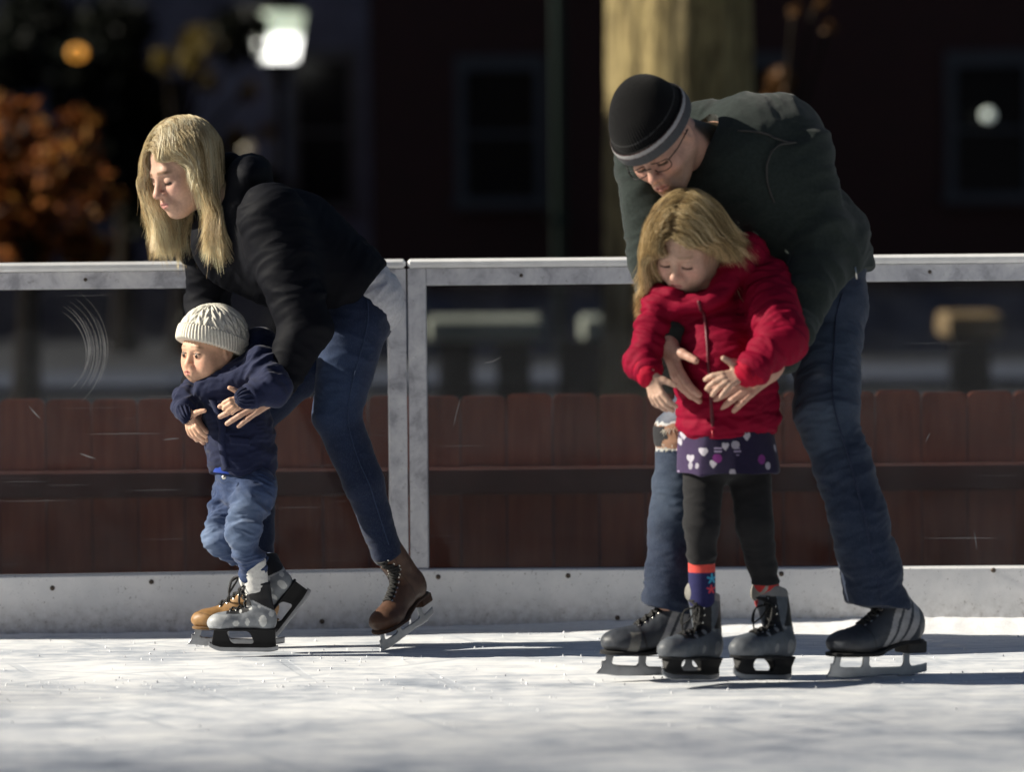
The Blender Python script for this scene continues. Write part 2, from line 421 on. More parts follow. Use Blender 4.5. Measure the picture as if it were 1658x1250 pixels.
t = NT('worn_white_paint')
f1 = t.noise(11, 7, .7, dist=.4); f2 = t.noise(60, 5, .7)
c = t.ramp(f1, [(.34, (.34, .34, .38)), (.48, (.58, .58, .62)), (.66, (.76, .76, .78))])
c = t.mix(t.ramp(f2, [(.62, (0,)*3), (.72, (.8,)*3)]), c, (.20, .19, .19))
t.set(Base_Color=c, Roughness=.45, Specular_IOR_Level=.5); t.bump(f2, .2, .002); FRAME = t.m
RAILCAP = simple('rail_cap_plastic', (.82, .82, .82), .35, nscale=20, nvar=.08, bump=.1)
SCREW = simple('rusty_screw', (.10, .08, .065), .5, .6)
# scuffed clear acrylic: see-through, a little mirror, a film of dust and scratches
t = NT('scuffed_acrylic')
t.n.remove(t.p)
tr = t.new('ShaderNodeBsdfTransparent'); gl = t.new('ShaderNodeBsdfGlossy'); gl.inputs['Roughness'].default_value = .06
tr.inputs[0].default_value = (.70, .72, .76, 1)
df = t.new('ShaderNodeBsdfDiffuse'); df.inputs[0].default_value = (.62, .60, .60, 1)
fr = t.new('ShaderNodeFresnel'); fr.inputs[0].default_value = 1.22
wob = t.noise(2.5, 2); bb = t.new('ShaderNodeBump'); bb.inputs['Strength'].default_value = .10; bb.inputs['Distance'].default_value = .02; t.link(wob, bb.inputs['Height']); t.link(bb.outputs[0], gl.inputs['Normal'])
m1 = t.new('ShaderNodeMixShader'); t.link(fr.outputs[0], m1.inputs[0]); t.link(tr.outputs[0], m1.inputs[1]); t.link(gl.outputs[0], m1.inputs[2])
dust = t.ramp(t.noise(5, 6, .7, dist=.5), [(.35, (.005,)*3), (.75, (.045,)*3)])
fine = t.ramp(t.noise(210, 3, .6), [(.62, (0,)*3), (.78, (.035,)*3)])
scr = None
for k, (rot, sx, sz, thr) in enumerate(((20, 1.5, 160, .70), (-35, 1.2, 200, .715), (75, 1.0, 190, .72), (4, .9, 170, .70))):
    nn = t.new('ShaderNodeTexNoise'); nn.inputs['Scale'].default_value = 1.0; nn.inputs['Detail'].default_value = 1.5
    t.link(t.coord((sx, 1, sz), (0, R(rot), 0)), nn.inputs['Vector'])
    msk = t.ramp(t.noise(3.0 + k, 2), [(.48, (0,)*3), (.62, (1,)*3)])
    q_ = t.math('MULTIPLY', t.ramp(nn.outputs['Fac'], [(thr, (0,)*3), (thr + .04, (.22,)*3)]), msk)
    scr = q_ if scr is None else t.math('MAXIMUM', scr, q_)
dd = t.math('ADD', t.math('ADD', dust, fine), scr, True)
m2 = t.new('ShaderNodeMixShader'); t.link(dd, m2.inputs[0]); t.link(m1.outputs[0], m2.inputs[1]); t.link(df.outputs[0], m2.inputs[2])
t.link(m2.outputs[0], t.out.inputs[0]); ACRYLIC = t.m
SCUFF = simple('white_scuff', (.55, .54, .53), .9)

uj = 0.0
KZ, RZ0, RZ1, RT = .166, .985, 1.036, 1.062
PW, PLEN = .052, 2.42
labels = ['scuffed clear rink board behind the woman and toddler', 'scuffed clear rink board behind the man and girl in red',
          'clear rink board further along past the woman', 'clear rink board further along past the man']
for bi_, u0 in enumerate((uj - PLEN, uj)):
    WALL_M = Matrix.Translation((JX, JY, 0)) @ Matrix.Rotation(WANG[0 if u0 < -.01 else 1], 4, 'Z')
    g = .004; a, b = u0 + g/2, u0 + PLEN - g/2
    root = empty('rink_board', tuple(wall_pt(u0 + 1e-4 if u0 >= -.01 else u0, 0, 0))); root.rotation_euler.z = 0
    tag(root, labels[bi_], 'rink board', 'boards of the ice rink')
    def put(mb, name, mat, sm=False, par=None):
        return mb.build(name, mat, par or root, None, sm, WALL_M)
    put(MB().box((a, -.012, -.05), (b, .05, KZ), .005), 'kick_plate', BOARD)
    fr_ = MB()
    fr_.box((a, .004, KZ + .001), (a + PW, .05, RZ1 - .001), .003)
    fr_.box((b - PW, .004, KZ + .001), (b, .05, RZ1 - .001), .003)
    fr_.box((a + PW + .0005, .006, RZ0), (b - PW - .0005, .05, RZ1 - .001), .003)
    fr_o = put(fr_, 'frame', FRAME)
    put(MB().box((a, -.008, RZ1), (b, .062, RT), .008), 'top_rail', RAILCAP)
    pane_mb = MB().box((a + PW - .004, .026, KZ - .004), (b - PW + .004, .034, RZ0 + .004))
    hit = [wall_hit(*p) for p in ((85, 952), (245, 942), (521, 1006), (710, 934), (920, 932), (1265, 929), (1608, 923), (1000, 1000))]
    if bi_ > 1: hit = [(u0 + .4, .13), (u0 + 1.0, .13), (u0 + 1.6, .13), (u0 + 2.2, .13)]
    for (u, z) in hit:
        if not (a < u < b): continue
        s_ = MB(); s_.lathe([(.0072, 0), (.0072, .002), (.005, .004), (.002, .0045)], sides=12)
        s_.build('screw', SCREW, root, None, True, WALL_M @ Matrix.Translation((u, -.0122, z)) @ Matrix.Rotation(R(90), 4, 'X'))
    for k in range(5):
        zz = (.22, .40, .60, .78, .94)[k]
        for uu in (a + .014, b - .014):
            s_ = MB(); s_.lathe([(.0042, 0), (.0042, .0012), (.002, .002)], sides=10)
            s_.build('rivet', FRAME, fr_o, None, True, WALL_M @ Matrix.Translation((uu, .0038, zz)) @ Matrix.Rotation(R(90), 4, 'X'))
    for uu in np.arange(u0 + .33, b - .1, .39):
        s_ = MB(); s_.lathe([(.0055, 0), (.0055, .0015), (.002, .0025)], sides=10)
        s_.build('rivet', SCREW, fr_o, None, True, WALL_M @ Matrix.Translation((uu, .0058, 1.012)) @ Matrix.Rotation(R(90), 4, 'X'))
    # rubbed arcs and knocks on the pane
    sc_ = MB()
    def arc(cx, cz, r, a0, a1, w):
        pts = [(cx + r*math.cos(x), .0255, cz + r*math.sin(x)) for x in np.linspace(a0, a1, 18)]
        V = [];
        for i, p_ in enumerate(pts):
            ww = w * math.sin(math.pi * (i + .5) / 18); ang = np.linspace(a0, a1, 18)[i]
            V += [(p_[0] - ww*math.cos(ang), .0256, p_[2] - ww*math.sin(ang)), (p_[0] + ww*math.cos(ang), .0256, p_[2] + ww*math.sin(ang))]
        sc_.add(V, [(2*i, 2*i+2, 2*i+3, 2*i+1) for i in range(17)])
    if bi_ == 0:
        cu, cz = wall_hit(60, 570)
        for k in range(11): arc(cu, cz + rnd.uniform(-.01, .01), .14 + .006*k + rnd.uniform(-.002, .002), rnd.uniform(-.9, -.3), rnd.uniform(.3, 1.1), rnd.uniform(.0004, .0011))
    for _ in range(9):
        u = rnd.uniform(a + .1, b - .1); z = rnd.uniform(.2, .9); arc(u, z, rnd.uniform(.1, 1.2), rnd.uniform(0, 6), 0, 0) if False else None
        r_ = rnd.uniform(.08, .9); a0 = rnd.uniform(0, 6.28); L_ = rnd.uniform(.02, .10) / r_
        cu2 = min(max(u, a + .15), b - .15); cc = (cu2 - r_*math.cos(a0), z - r_*math.sin(a0)); arc(cc[0], cc[1], r_, a0, a0 + L_, rnd.uniform(.0004, .0012))
    nf = len(pane_mb.f); pane_mb.add(sc_.v, sc_.f); pane = put(pane_mb, 'acrylic_pane', ACRYLIC); pane.data.materials.append(SCUFF)
    for p_ in pane.data.polygons: p_.material_index = 1 if p_.index >= nf else 0

# ------------------------------------------------------------------ red picket fence just behind the boards
t = NT('red_fence_wood')
v = t.coord((6, 6, .7)); f = t.noise(6, 6, .6, v); f2 = t.noise(3, 5)
sepf = t.new('ShaderNodeSeparateXYZ'); t.link(t.coord(), sepf.inputs[0])
c = t.ramp(f, [(.3, (.30, .078, .040)), (.7, (.48, .145, .076))]); c = t.mix(t.ramp(f2, [(.45, (0,)*3), (.7, (.5,)*3)]), c, (.11, .045, .03))
pk = t.new('ShaderNodeTexWhiteNoise', noise_dimensions='1D'); t.link(t.math('FLOOR', t.math('DIVIDE', sepf.outputs['X'], .1466)), pk.inputs['W']); c = t.mix(1.0, c, t.ramp(pk.outputs['Value'], [(0, (.85,)*3), (1, (1.12,)*3)]), 'MULTIPLY'); t.set(Base_Color=c, Roughness=.8); t.bump(f, .3, .004); FENCE = t.m
FY = 13.55
def at(px, py, Y): return P(px, py, Y)
ftop = at(900, 640, FY)[2]; fx0 = at(820, 700, FY)[0]; PK = .1466
fence = empty('picket_fence', (fx0, FY, 0)); tag(fence, 'low red wooden picket fence with clipped corners behind the rink boards', 'fence')
mb = MB()
for k in range(-22, 24):
    x0, x1 = fx0 + k*PK + .0019, fx0 + (k+1)*PK - .0019; zt = ftop + rnd.uniform(-.006, .004); cc = .016; y0, y1 = FY + rnd.uniform(-.003, .003), FY + .02
    pr = [(x0, -.02), (x1, -.02), (x1, zt - cc*1.1), (x1 - cc*.3, zt - cc*.4), (x1 - cc, zt), (x0 + cc, zt), (x0 + cc*.3, zt - cc*.4), (x0, zt - cc*1.1)]
    n = len(pr); mb.add([(x, y0, z) for x, z in pr] + [(x, y1, z) for x, z in pr], [tuple(range(n)), tuple(range(n, 2*n))[::-1]] + [(i, i + n, (i+1) % n + n, (i+1) % n) for i in range(n)])
mb.build('picket_panel', FENCE, fence)
zr0, zr1 = at(900, 800, FY - .045)[2], at(900, 757, FY - .045)[2]
MB().box((fx0 - 3.2, FY - .045, zr0), (fx0 + 3.5, FY - .006, zr1), .004).build('dark_strip', simple('shade_strip_tone', (.12, .040, .028), .85, nscale=8), fence)  # dark strip added where a shaded gap crosses the pickets

# ------------------------------------------------------------------ far things
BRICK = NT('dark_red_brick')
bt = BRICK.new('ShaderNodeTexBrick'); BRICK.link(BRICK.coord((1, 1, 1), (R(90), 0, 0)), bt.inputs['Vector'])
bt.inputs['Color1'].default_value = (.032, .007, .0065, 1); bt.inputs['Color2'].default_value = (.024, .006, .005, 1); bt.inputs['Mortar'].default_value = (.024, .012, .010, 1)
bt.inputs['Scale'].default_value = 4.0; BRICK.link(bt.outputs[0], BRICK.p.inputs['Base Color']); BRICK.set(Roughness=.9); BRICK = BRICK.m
PALE = simple('pale_stone', (.085, .10, .155), .85, nscale=2, nvar=.35)
WFRAME = simple('painted_window_frame', (.028, .032, .042), .6, nscale=8)
GLASSD = NT('dark_window_glass'); GLASSD.set(Base_Color=(.004, .005, .007), Roughness=.2, Specular_IOR_Level=.15); GLASSD = GLASSD.m
def window(bld, x0, x1, z0, z1, y, fw=.09):
    f = MB(); f.box((x0 - fw, y - .05, z1), (x1 + fw, y + .06, z1 + fw*1.4)).box((x0 - fw*1.3, y - .09, z0 - fw), (x1 + fw*1.3, y + .06, z0)).box((x0 - fw, y - .05, z0), (x0, y + .06, z1)).box((x1, y - .05, z0), (x1 + fw, y + .06, z1))
    f.box((x0, y - .02, (z0+z1)/2 - .02), (x1, y + .04, (z0+z1)/2 + .02))
    fo = f.build('window', WFRAME, bld); MB().box((x0, y - .002, z0), (x1, y + .03, z1)).build('pane', GLASSD, fo); return fo
BY = 38.0
bl = empty('brick_building', (2, BY, 0)); tag(bl, 'dark red brick building with pale framed windows behind the man', 'building')
xl = at(600, 200, BY)[0]
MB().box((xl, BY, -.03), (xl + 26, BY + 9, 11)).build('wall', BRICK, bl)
MB().box((xl - .25, BY - .25, 11), (xl + 26.3, BY + 9.2, 11.4)).build('roof', PALE, bl)
MB().box((xl + .003, BY - .06, -.03), (xl + 25.9, BY - .002, .55)).build('plinth', PALE, bl)
pw = [at(755, 320, BY), at(845, 140, BY)]
for i in range(7):
    for fl in range(3):
        xo = pw[0][0] + i * (at(1548, 320, BY)[0] - at(755, 320, BY)[0]) / 2
        window(bl, xo, xo + .62, pw[0][2] + fl*2.9, pw[1][2] + .15 + fl*2.9, BY)
b2 = empty('stone_building', (-4, 46, 0)); tag(b2, 'pale grey stone building left of the brick one behind the lamp', 'building')
xr = at(597, 200, 46)[0]
MB().box((xr - 16, 46, -.03), (xr, 54, 13)).build('wall', PALE, b2)
MB().box((xr - 16.3, 45.7, 13), (xr + .2, 54.2, 13.5)).build('roof', WFRAME, b2)
for i in range(6):
    for fl in range(3):
        x1 = at(565, 200, 46)[0] - i*2.3; z0 = at(550, 300, 46)[2] - .2 + fl*3.2; window(b2, x1 - .55, x1, z0, z0 + 1.55, 46)
pl = empty('drain_pipe', (at(905, 200, 37.6)[0], 37.6, 0)); tag(pl, 'dark green upright pipe on the brick building', 'pipe')
xp = at(905, 200, 37.6)[0]; GREENP = simple('dark_green_paint', (.006, .020, .015), .8)
MB().tube([(xp, 37.6, -.03), (xp, 37.6, 10.8)], .055, 14).build('pipe', GREENP, pl, None, True)
for z in (1.2, 3.4, 5.6, 7.8): MB().box((xp - .09, 37.54, z), (xp + .09, 37.95, z + .05)).build('bracket', GREENP, pl)
# a bright reflection in the right-hand window, and a pale blob: glowing globes stand in
def globe(name, px, py, Y, r, col, st, label, wall):
    c = at(px, py, Y); root = empty(name, (c[0], wall, c[2])); tag(root, label, 'lamp')
    e = NT(name + '_glow'); e.set(Base_Color=col, Emission_Color=col, Emission_Strength=st)
    MB().tube([(c[0], wall + .02, c[2] - r*1.6), (c[0], Y, c[2] - r*1.6), (c[0], Y, c[2] - r*.9)], .018, 8).build('bracket', BLACKM, root, None, True)
    MB().lathe([(max(.001, r*math.sin(a)), -r*math.cos(a)) for a in np.linspace(0, math.pi, 14)], tuple(c), 20).build('globe', e.m, root, None, True)
    return root
BLACKM = simple('black_painted_iron', (.006, .006, .007), .85, nscale=30, spec=.05)
globe('glow_globe', 1600, 186, 37.6, .05, (.85, .95, .88), .25, 'small glowing globe standing in for a reflection in the right hand window of the brick building', BY)
globe('glow_globe', 401, 240, 45.6, .07, (.8, .72, .55), .05, 'glowing globe standing in for a pale blob just above the hood of the woman', 46)  # pale blob of unknown kind, made to glow
# amber lamp: ring shade round a bulb
c = at(125, 85, 30.0); am = empty('amber_lamp', (c[0], 30, 0)); tag(am, 'glowing amber ring lamp high among the dark trees', 'lamp')
e1 = NT('amber_glow'); e1.set(Base_Color=(1, .5, .1), Emission_Color=(1, .42, .06), Emission_Strength=.42)
ring = [(c[0] + .058*math.cos(a), 30, c[2] + .046*math.sin(a)) for a in np.linspace(0, 2*math.pi, 28)]
MB().tube([(c[0], 30, c[2] + .05), (c[0], 30, 7.5)], .008, 6).build('cord', BLACKM, am, None, True)
MB().tube(ring, .011, 8, False).build('ring_tube', e1.m, am, None, True)
MB().lathe([(.001, -.035), (.02, -.025), (.024, 0), (.02, .02), (.001, .035)], (c[0] + .04, 30, c[2] + .012), 14).build('bulb', e1.m, am, None, True)
# the lit street lamp
LY = 44.0; c = at(449, 60, LY); s_ = FPX / LY; lamp = empty('street_lamp', (c[0], LY, 0)); tag(lamp, 'lit white lantern on a dark street lamp post behind the woman', 'street lamp')
z0, z1 = at(449, 97, LY)[2], at(449, 20, LY)[2]
lg = NT('lamp_glass_glow')
sepz = lg.new('ShaderNodeSeparateXYZ'); lg.link(lg.coord(), sepz.inputs[0])
zn = lg.math('DIVIDE', lg.math('SUBTRACT', sepz.outputs['Z'], float(z0)), float(z1 - z0)); lg.set(Base_Color=(.9, .95, .8), Emission_Color=lg.ramp(zn, [(.45, (1, 1, .95)), (.6, (.84, 1.0, .76))]), Emission_Strength=lg.math('MULTIPLY', lg.ramp(zn, [(.42, (1,)*3), (.58, (.20,)*3)]), 2.2))
mb = MB(); w0, w1 = 33/s_, 45/s_
mb.lathe([(w0*.85, z0), (w0*.95, z0 + .01), (w0*.96, z0 + .02), (w1*.98, z1 - .02), (w1, z1)], (c[0], LY, 0), 24); mb.build('lantern_glass', lg.m, lamp, None, True)
lb = NT('lamp_bulb_glow'); lb.set(Emission_Color=(1, 1, .95), Emission_Strength=3.0)
# the lamp itself burns low in the lantern: it shows as the brighter lower half of the glass
mb = MB(); mb.lathe([(w0*.45, z0 - .012), (w0*.86, z0 + .02), (w0*.98, z0 + .10), (w0*.97, z0 + .17), (w0*.75, z0 + .235), (w0*.3, z0 + .265), (.004, z0 + .27)], (c[0], LY, 0), 20); mb.build('bulb_globe', lb.m, lamp, None, True)
MB().lathe([(w1*1.02, z1), (w1*1.05, z1 + .03), (w1*.6, z1 + .16), (.05, z1 + .24), (.02, z1 + .34)], (c[0], LY, 0), 12).build('lantern_cap', BLACKM, lamp, None, False)
MB().lathe([(.17, -.03), (.17, .25), (.11, .3), (.09, .7), (.055, .75), (.05, z0 - .3), (.10, z0 - .25), (.06, z0 - .18), (w0*.7, z0 - .05), (w0*.85, z0 - .008)], (c[0], LY, 0), 16).build('post', BLACKM, lamp, None, True)

# ------------------------------------------------------------------ trees
def leaf_mat(name, cols):
    t = NT(name); oi = t.attr(); t.set(Base_Color=oi, Roughness=.6, Specular_IOR_Level=.2); 
    tl = t.new('ShaderNodeBsdfTranslucent'); t.link(oi, tl.inputs[0]); mx = t.new('ShaderNodeMixShader'); mx.inputs[0].default_value = .35
    t.link(t.p.outputs[0], mx.inputs[1]); t.link(tl.outputs[0], mx.inputs[2]); t.link(mx.outputs[0], t.out.inputs[0]); return t.m
LEAF = leaf_mat('leaves', None)
def crown(clumps, n, size, cols, seed):
    """leaf-sized faces scattered in clumps [(centre, radius, weight)]"""
    r_ = np.random.RandomState(seed); w = np.array([c[2] for c in clumps], float); w /= w.sum()
    k = r_.choice(len(clumps), n, p=w); d = r_.normal(size=(n, 3)); d /= np.linalg.norm(d, axis=1)[:, None]
    cen = np.array([c[0] for c in clumps])[k] + d * (np.array([c[1] for c in clumps])[k] * r_.rand(n)**.45)[:, None]
    u = r_.normal(size=(n, 3)); u /= np.linalg.norm(u, axis=1)[:, None]; v_ = np.cross(u, r_.normal(size=(n, 3))); v_ /= np.linalg.norm(v_, axis=1)[:, None]
    s = size * (.6 + .8 * r_.rand(n))[:, None]
    V = np.stack([cen - u*s, cen + v_*s*.45, cen + u*s, cen - v_*s*.45], 1).reshape(-1, 3)
    c_ = np.array(cols)[r_.randint(0, len(cols), n)] * (.7 + .6 * r_.rand(n))[:, None]
    return V, np.arange(4*n).reshape(-1, 4), np.repeat(c_, 4, 0)
t = NT('olive_bark')
v = t.coord((9, 9, 1.6)); vo = t.new('ShaderNodeTexVoronoi'); t.link(v, vo.inputs['Vector']); vo.inputs['Scale'].default_value = 1.6
f = t.noise(3, 7, .65, v, .6); c = t.ramp(f, [(.34, (.07, .052, .022)), (.47, (.34, .26, .11)), (.62, (.58, .46, .21))])
t.set(Base_Color=c, Roughness=.9); t.bump(t.math('ADD', f, vo.outputs['Distance']), 1.0, .08); BARK = t.m
DARKBARK = simple('dark_bark', (.018, .014, .010), .95, nscale=12, nvar=.4, bump=.5, spec=.1)
def trunk_mesh(base, h, r0, r1, lean=(0, 0), seed=1, sides=40, ruf=.07):
    V = []; L = 60
    for i in range(L):
        q_ = i / (L - 1); z = h * q_; r = (r0 + (r1 - r0) * q_) * (1 + .35 * math.exp(-z * 4))
        for k in range(sides):
            a = 2*math.pi*k/sides; V.append((math.cos(a), math.sin(a), z, r))
    V = np.array(V); nn = noise(np.stack([V[:, 0]*2.5 + seed, V[:, 1]*2.5, V[:, 2]*.5], 1)); n2 = noise(np.stack([V[:, 0]*8, V[:, 1]*8 + seed, V[:, 2]*.9], 1))
    rr = V[:, 3] * (1 + ruf*nn + .5*ruf*n2); q_ = V[:, 2] / h
    X = np.stack([base[0] + V[:, 0]*rr + lean[0]*q_*h, base[1] + V[:, 1]*rr + lean[1]*q_*h, base[2] + V[:, 2]], 1)
    I = np.arange(len(X)).reshape(L, sides); J = np.roll(I, -1, 1)
    return X, np.stack([I[:-1], J[:-1], J[1:], I[1:]], -1).reshape(-1, 4)
TY = 22.0; tc = at(1108, 200, TY); big = empty('tree', (tc[0], TY, 0)); tag(big, 'thick tree with rough olive bark right behind the man', 'tree')
V, F = trunk_mesh((tc[0] - .02, TY, -.05), 7.0, .40, .33, (.0, .0)); mesh_obj('trunk', V, F, BARK, big)
for (a, z, L, dx, dy) in ((.3, 4.6, 3, .9, .3), (2.6, 5.2, 3, -.8, .4), (4.2, 5.8, 2.6, -.3, -.7), (1.2, 6.3, 3, .4, .5)):
    pts = [(tc[0] + dx*L*s, TY + dy*L*s, z + L*.7*s + .3*s*s) for s in np.linspace(0, 1, 8)]; MB().tube(pts, np.linspace(.17, .04, 8), 10).build('limb', BARK, big, None, True)
OLIVE = [(.05, .045, .015), (.03, .04, .014), (.07, .05, .015), (.025, .03, .012)]; ORANGE = [(.33, .11, .022), (.24, .07, .016), (.10, .032, .01), (.32, .145, .034), (.04, .017, .009)]; DARKG = [(.008, .011, .008), (.011, .012, .008), (.006, .008, .006)]
cl = [((tc[0] + rnd.uniform(-2.6, 2.6), TY + rnd.uniform(-2, 2), 7.2 + rnd.uniform(-.9, 1.8)), rnd.uniform(.7, 1.3), 1) for _ in range(16)]
V, F, cc = crown(cl, 5000, .07, OLIVE, 5); mesh_obj('crown', V, F, LEAF, big, None, cc, False)
def small_tree(name, label, px, Y, h, spots, cols, n, size, seed, tr=.09):
    b = at(px, 500, Y); root = empty(name, (b[0], Y, 0)); tag(root, label, 'tree')
    V, F = trunk_mesh((b[0], Y, -.05), h*.6, tr, tr*.6, (.03, 0), seed, 20); mesh_obj('trunk', V, F, DARKBARK, root)
    cl = []
    for (x, y, r) in spots:
        c = at(x, y, Y); cl.append(((c[0], Y + rnd.uniform(-.5, .5), c[2]), r * Y / FPX, r*r))
        pts = [np.array([b[0], Y, h*.45]) * (1-s) + np.array(c) * s + np.array([0, 0, .12*math.sin(3.1*s)]) for s in np.linspace(0, 1, 6)]
        MB().tube(pts, np.linspace(tr*.4, .012, 6), 6).build('limb', DARKBARK, root, None, True)
    V, F, cc = crown(cl, n, size, cols, seed); mesh_obj('crown', V, F, LEAF, root, None, cc, False); return root
small_tree('tree', 'small tree with orange autumn leaves at the left edge', 40, 26.0, 2.2, [(10, 250, 55), (70, 235, 55), (110, 280, 60), (50, 330, 60), (130, 215, 40), (0, 350, 60), (20, 190, 45), (150, 310, 40), (90, 370, 55), (20, 410, 50), (140, 400, 45), (60, 290, 70)], ORANGE, 2100, .06, 11)
small_tree('tree', 'dark tree with a few yellow leaves above the woman', 290, 40.0, 3.4, [(310, 90, 26), (335, 130, 20), (270, 100, 20), (330, 60, 22), (375, 225, 22), (400, 150, 20), (430, 215, 14), (300, 60, 20)], [(.16, .12, .03), (.12, .085, .02), (.20, .15, .04)], 420, .06, 12)
small_tree('tree', 'dark leafless looking tree between orange tree and lamp', 200, 41.0, 4.0, [(190, 60, 70), (60, 40, 70), (240, 180, 70), (180, 250, 70), (250, 330, 60), (120, 130, 60), (340, 300, 60), (390, 60, 50), (420, 330, 60), (20, 110, 60)], DARKG, 4200, .09, 13, .12)
small_tree('tree', 'thin bare twig with a few brown leaves right of the big trunk', 1262, 24.0, 2.6, [(1275, 125, 22), (1250, 160, 18), (1345, 42, 8), (1318, 14, 8), (1285, 20, 8)], [(.16, .075, .025), (.12, .06, .02)], 260, .04, 14, .025)
# made-up low blocks stand in for light patches seen blurred through the panes
BLOBTONE = simple('pale_blob_tone', (.42, .43, .33), .8, nscale=5, nvar=.25)
def blob(px0, px1, py0, py1, Y, label, mat, name='pale_blob', cat='blob'):
    a, b = at(px0, py1, Y), at(px1, py0, Y); root = empty(name, ((a[0]+b[0])/2, Y, 0)); tag(root, label, cat)
    MB().box((a[0], Y, a[2] + (b[2]-a[2])*.12), (b[0], Y + .6, b[2]), .03).build('blob_top', mat, root)
    l = MB().box((a[0] + .08, Y + .08, -.03), (a[0] + .3, Y + .5, a[2] + (b[2]-a[2])*.12)).box((b[0] - .3, Y + .08, -.03), (b[0] - .08, Y + .5, a[2] + (b[2]-a[2])*.12)); l.build('base', BLACKM, root)
blob(690, 880, 512, 560, 27.0, 'long pale block standing in for a light patch blurred through the middle pane', BLOBTONE)
blob(940, 980, 512, 560, 27.5, 'short pale block standing in for a light patch beside the long one', BLOBTONE)
AMB = simple('tan_blob_tone', (.30, .20, .09), .7, nscale=6)
blob(1530, 1625, 505, 555, 27.0, 'tan block standing in for an amber patch blurred through the right pane', AMB, 'tan_blob')
# off to the left, out of the picture: an unseen hall added to shade the square, and the tree that dapples the ice
hall = empty('added_shade_hall', (-24, 40, 0)); tag(hall, 'unseen brick hall added off to the left to shade the square', 'building')
MB().box((-34, 14.7, -.03), (-16.0, 25.6, 10.8)).box((-34, 25.603, -.03), (-16.003, 70, 5.2)).build('wall', BRICK, hall)
MB().box((-34.3, 14.6, 10.8), (-15.8, 25.7, 11.2)).box((-34.3, 25.7, 5.2), (-15.8, 70.3, 5.6)).build('roof', PALE, hall)
sh = empty('tree', (-45.5, 8.6, 0)); tag(sh, 'thin leaved tree beside the rink off to the left', 'tree')
V, F = trunk_mesh((-45.5, 8.6, -.05), 26.0, .45, .2, (0, 0), 3); mesh_obj('trunk', V, F, BARK, sh)
su = -np.array(sun_dir); cl = []
for _ in range(110):
    u = rnd.uniform(-7.5, -.6); zz = rnd.uniform(-1.6, 2.8)
    L_ = 46 + rnd.uniform(-2, 2); p_ = np.array([0, 11.1 + u, zz]) - su * (L_ / math.cos(R(SUN_EL)))
    cl.append((tuple(p_), rnd.uniform(.5, 1.0), 1))
V, F, cc = crown(cl, 11500, .06, OLIVE, 21); mesh_obj('crown', V, F, LEAF, sh, None, cc, False)

# unseen brick row added behind the camera to cut the sky fill
near = empty('brick_building', (0, -22, 0)); tag(near, 'unseen long brick row added behind the camera to block sky light', 'building')
MB().box((-45, -34, -.03), (45, -22, 19)).build('wall', BRICK, near); MB().box((-45.3, -34.3, 19), (45.3, -21.7, 19.5)).build('roof', PALE, near)
# ------------------------------------------------------------------ people: shared builders
SKIN = attr_mat('skin', .52, .35, .10, 130, .2, 600, .0007, sss=.10)
NYLON = attr_mat('nylon_jacket', .7, .09, .10, 30, .25, 160, .0012)
FLEECE = attr_mat('fleece', .95, .08, .18, 120, .5, 420, .0015, sheen=.12)
COTTON = attr_mat('cotton', .85, .2, .12, 120, .35, 380, .001, sheen=.1)
KNIT = attr_mat('wool_knit', .95, .1, .12, 150, .5, 420, .0015, sheen=.06)
LEATHER = attr_mat('boot_leather', .5, .4, .15, 70, .25, 260, .001)
SUEDE = attr_mat('boot_suede', .9, .15, .22, 60, .35, 300, .001, sheen=.2)
t = NT('denim'); w1 = t.noise(420, 2, .6, t.coord((1, 1, .35))); f = t.noise(26, 6, .65)
g = t.ramp(f, [(.3, (.88,)*3), (.7, (1.12,)*3)]); c = t.mix(1.0, t.attr(), g, 'MULTIPLY'); c = t.mix(t.ramp(w1, [(.45, (0,)*3), (.75, (.08,)*3)]), c, (.22, .27, .36))
t.set(Base_Color=c, Roughness=.85, Specular_IOR_Level=.2, Sheen_Weight=.12); t.bump(w1, .2, .0008); DENIM = t.m
HAIR = NT('hair'); HAIR.set(Base_Color=HAIR.attr(), Roughness=.40, Specular_IOR_Level=.5); _tl = HAIR.new('ShaderNodeBsdfTranslucent'); HAIR.link(HAIR.attr(), _tl.inputs[0]); _mx = HAIR.new('ShaderNodeMixShader'); _mx.inputs[0].default_value = .2; HAIR.link(HAIR.p.outputs[0], _mx.inputs[1]); HAIR.link(_tl.outputs[0], _mx.inputs[2]); HAIR.link(_mx.outputs[0], HAIR.out.inputs[0]); HAIR = HAIR.m
LACE = simple('black_lace', (.012, .012, .012), .8, nscale=200); STEEL = simple('skate_steel', (.30, .31, .33), .3, 1.0, nscale=30, nvar=.15, bump=.05)
BLACKP = simple('black_plastic', (.008, .008, .009), .5, nscale=40, bump=.05, spec=.2)
SOLE = simple('dark_sole', (.03, .028, .026), .7, nscale=60); HOOK = simple('lace_hook_metal', (.7, .68, .62), .3, 1.0, bump=0)
EYEW = simple('eye_white', (.75, .73, .70), .2, bump=0); IRIS = simple('brown_iris', (.03, .015, .008), .15, bump=0)
def fbm(Q, o=3): return sum(noise(Q * 2.03**i + 17.3*i) / 1.8**i for i in range(o))
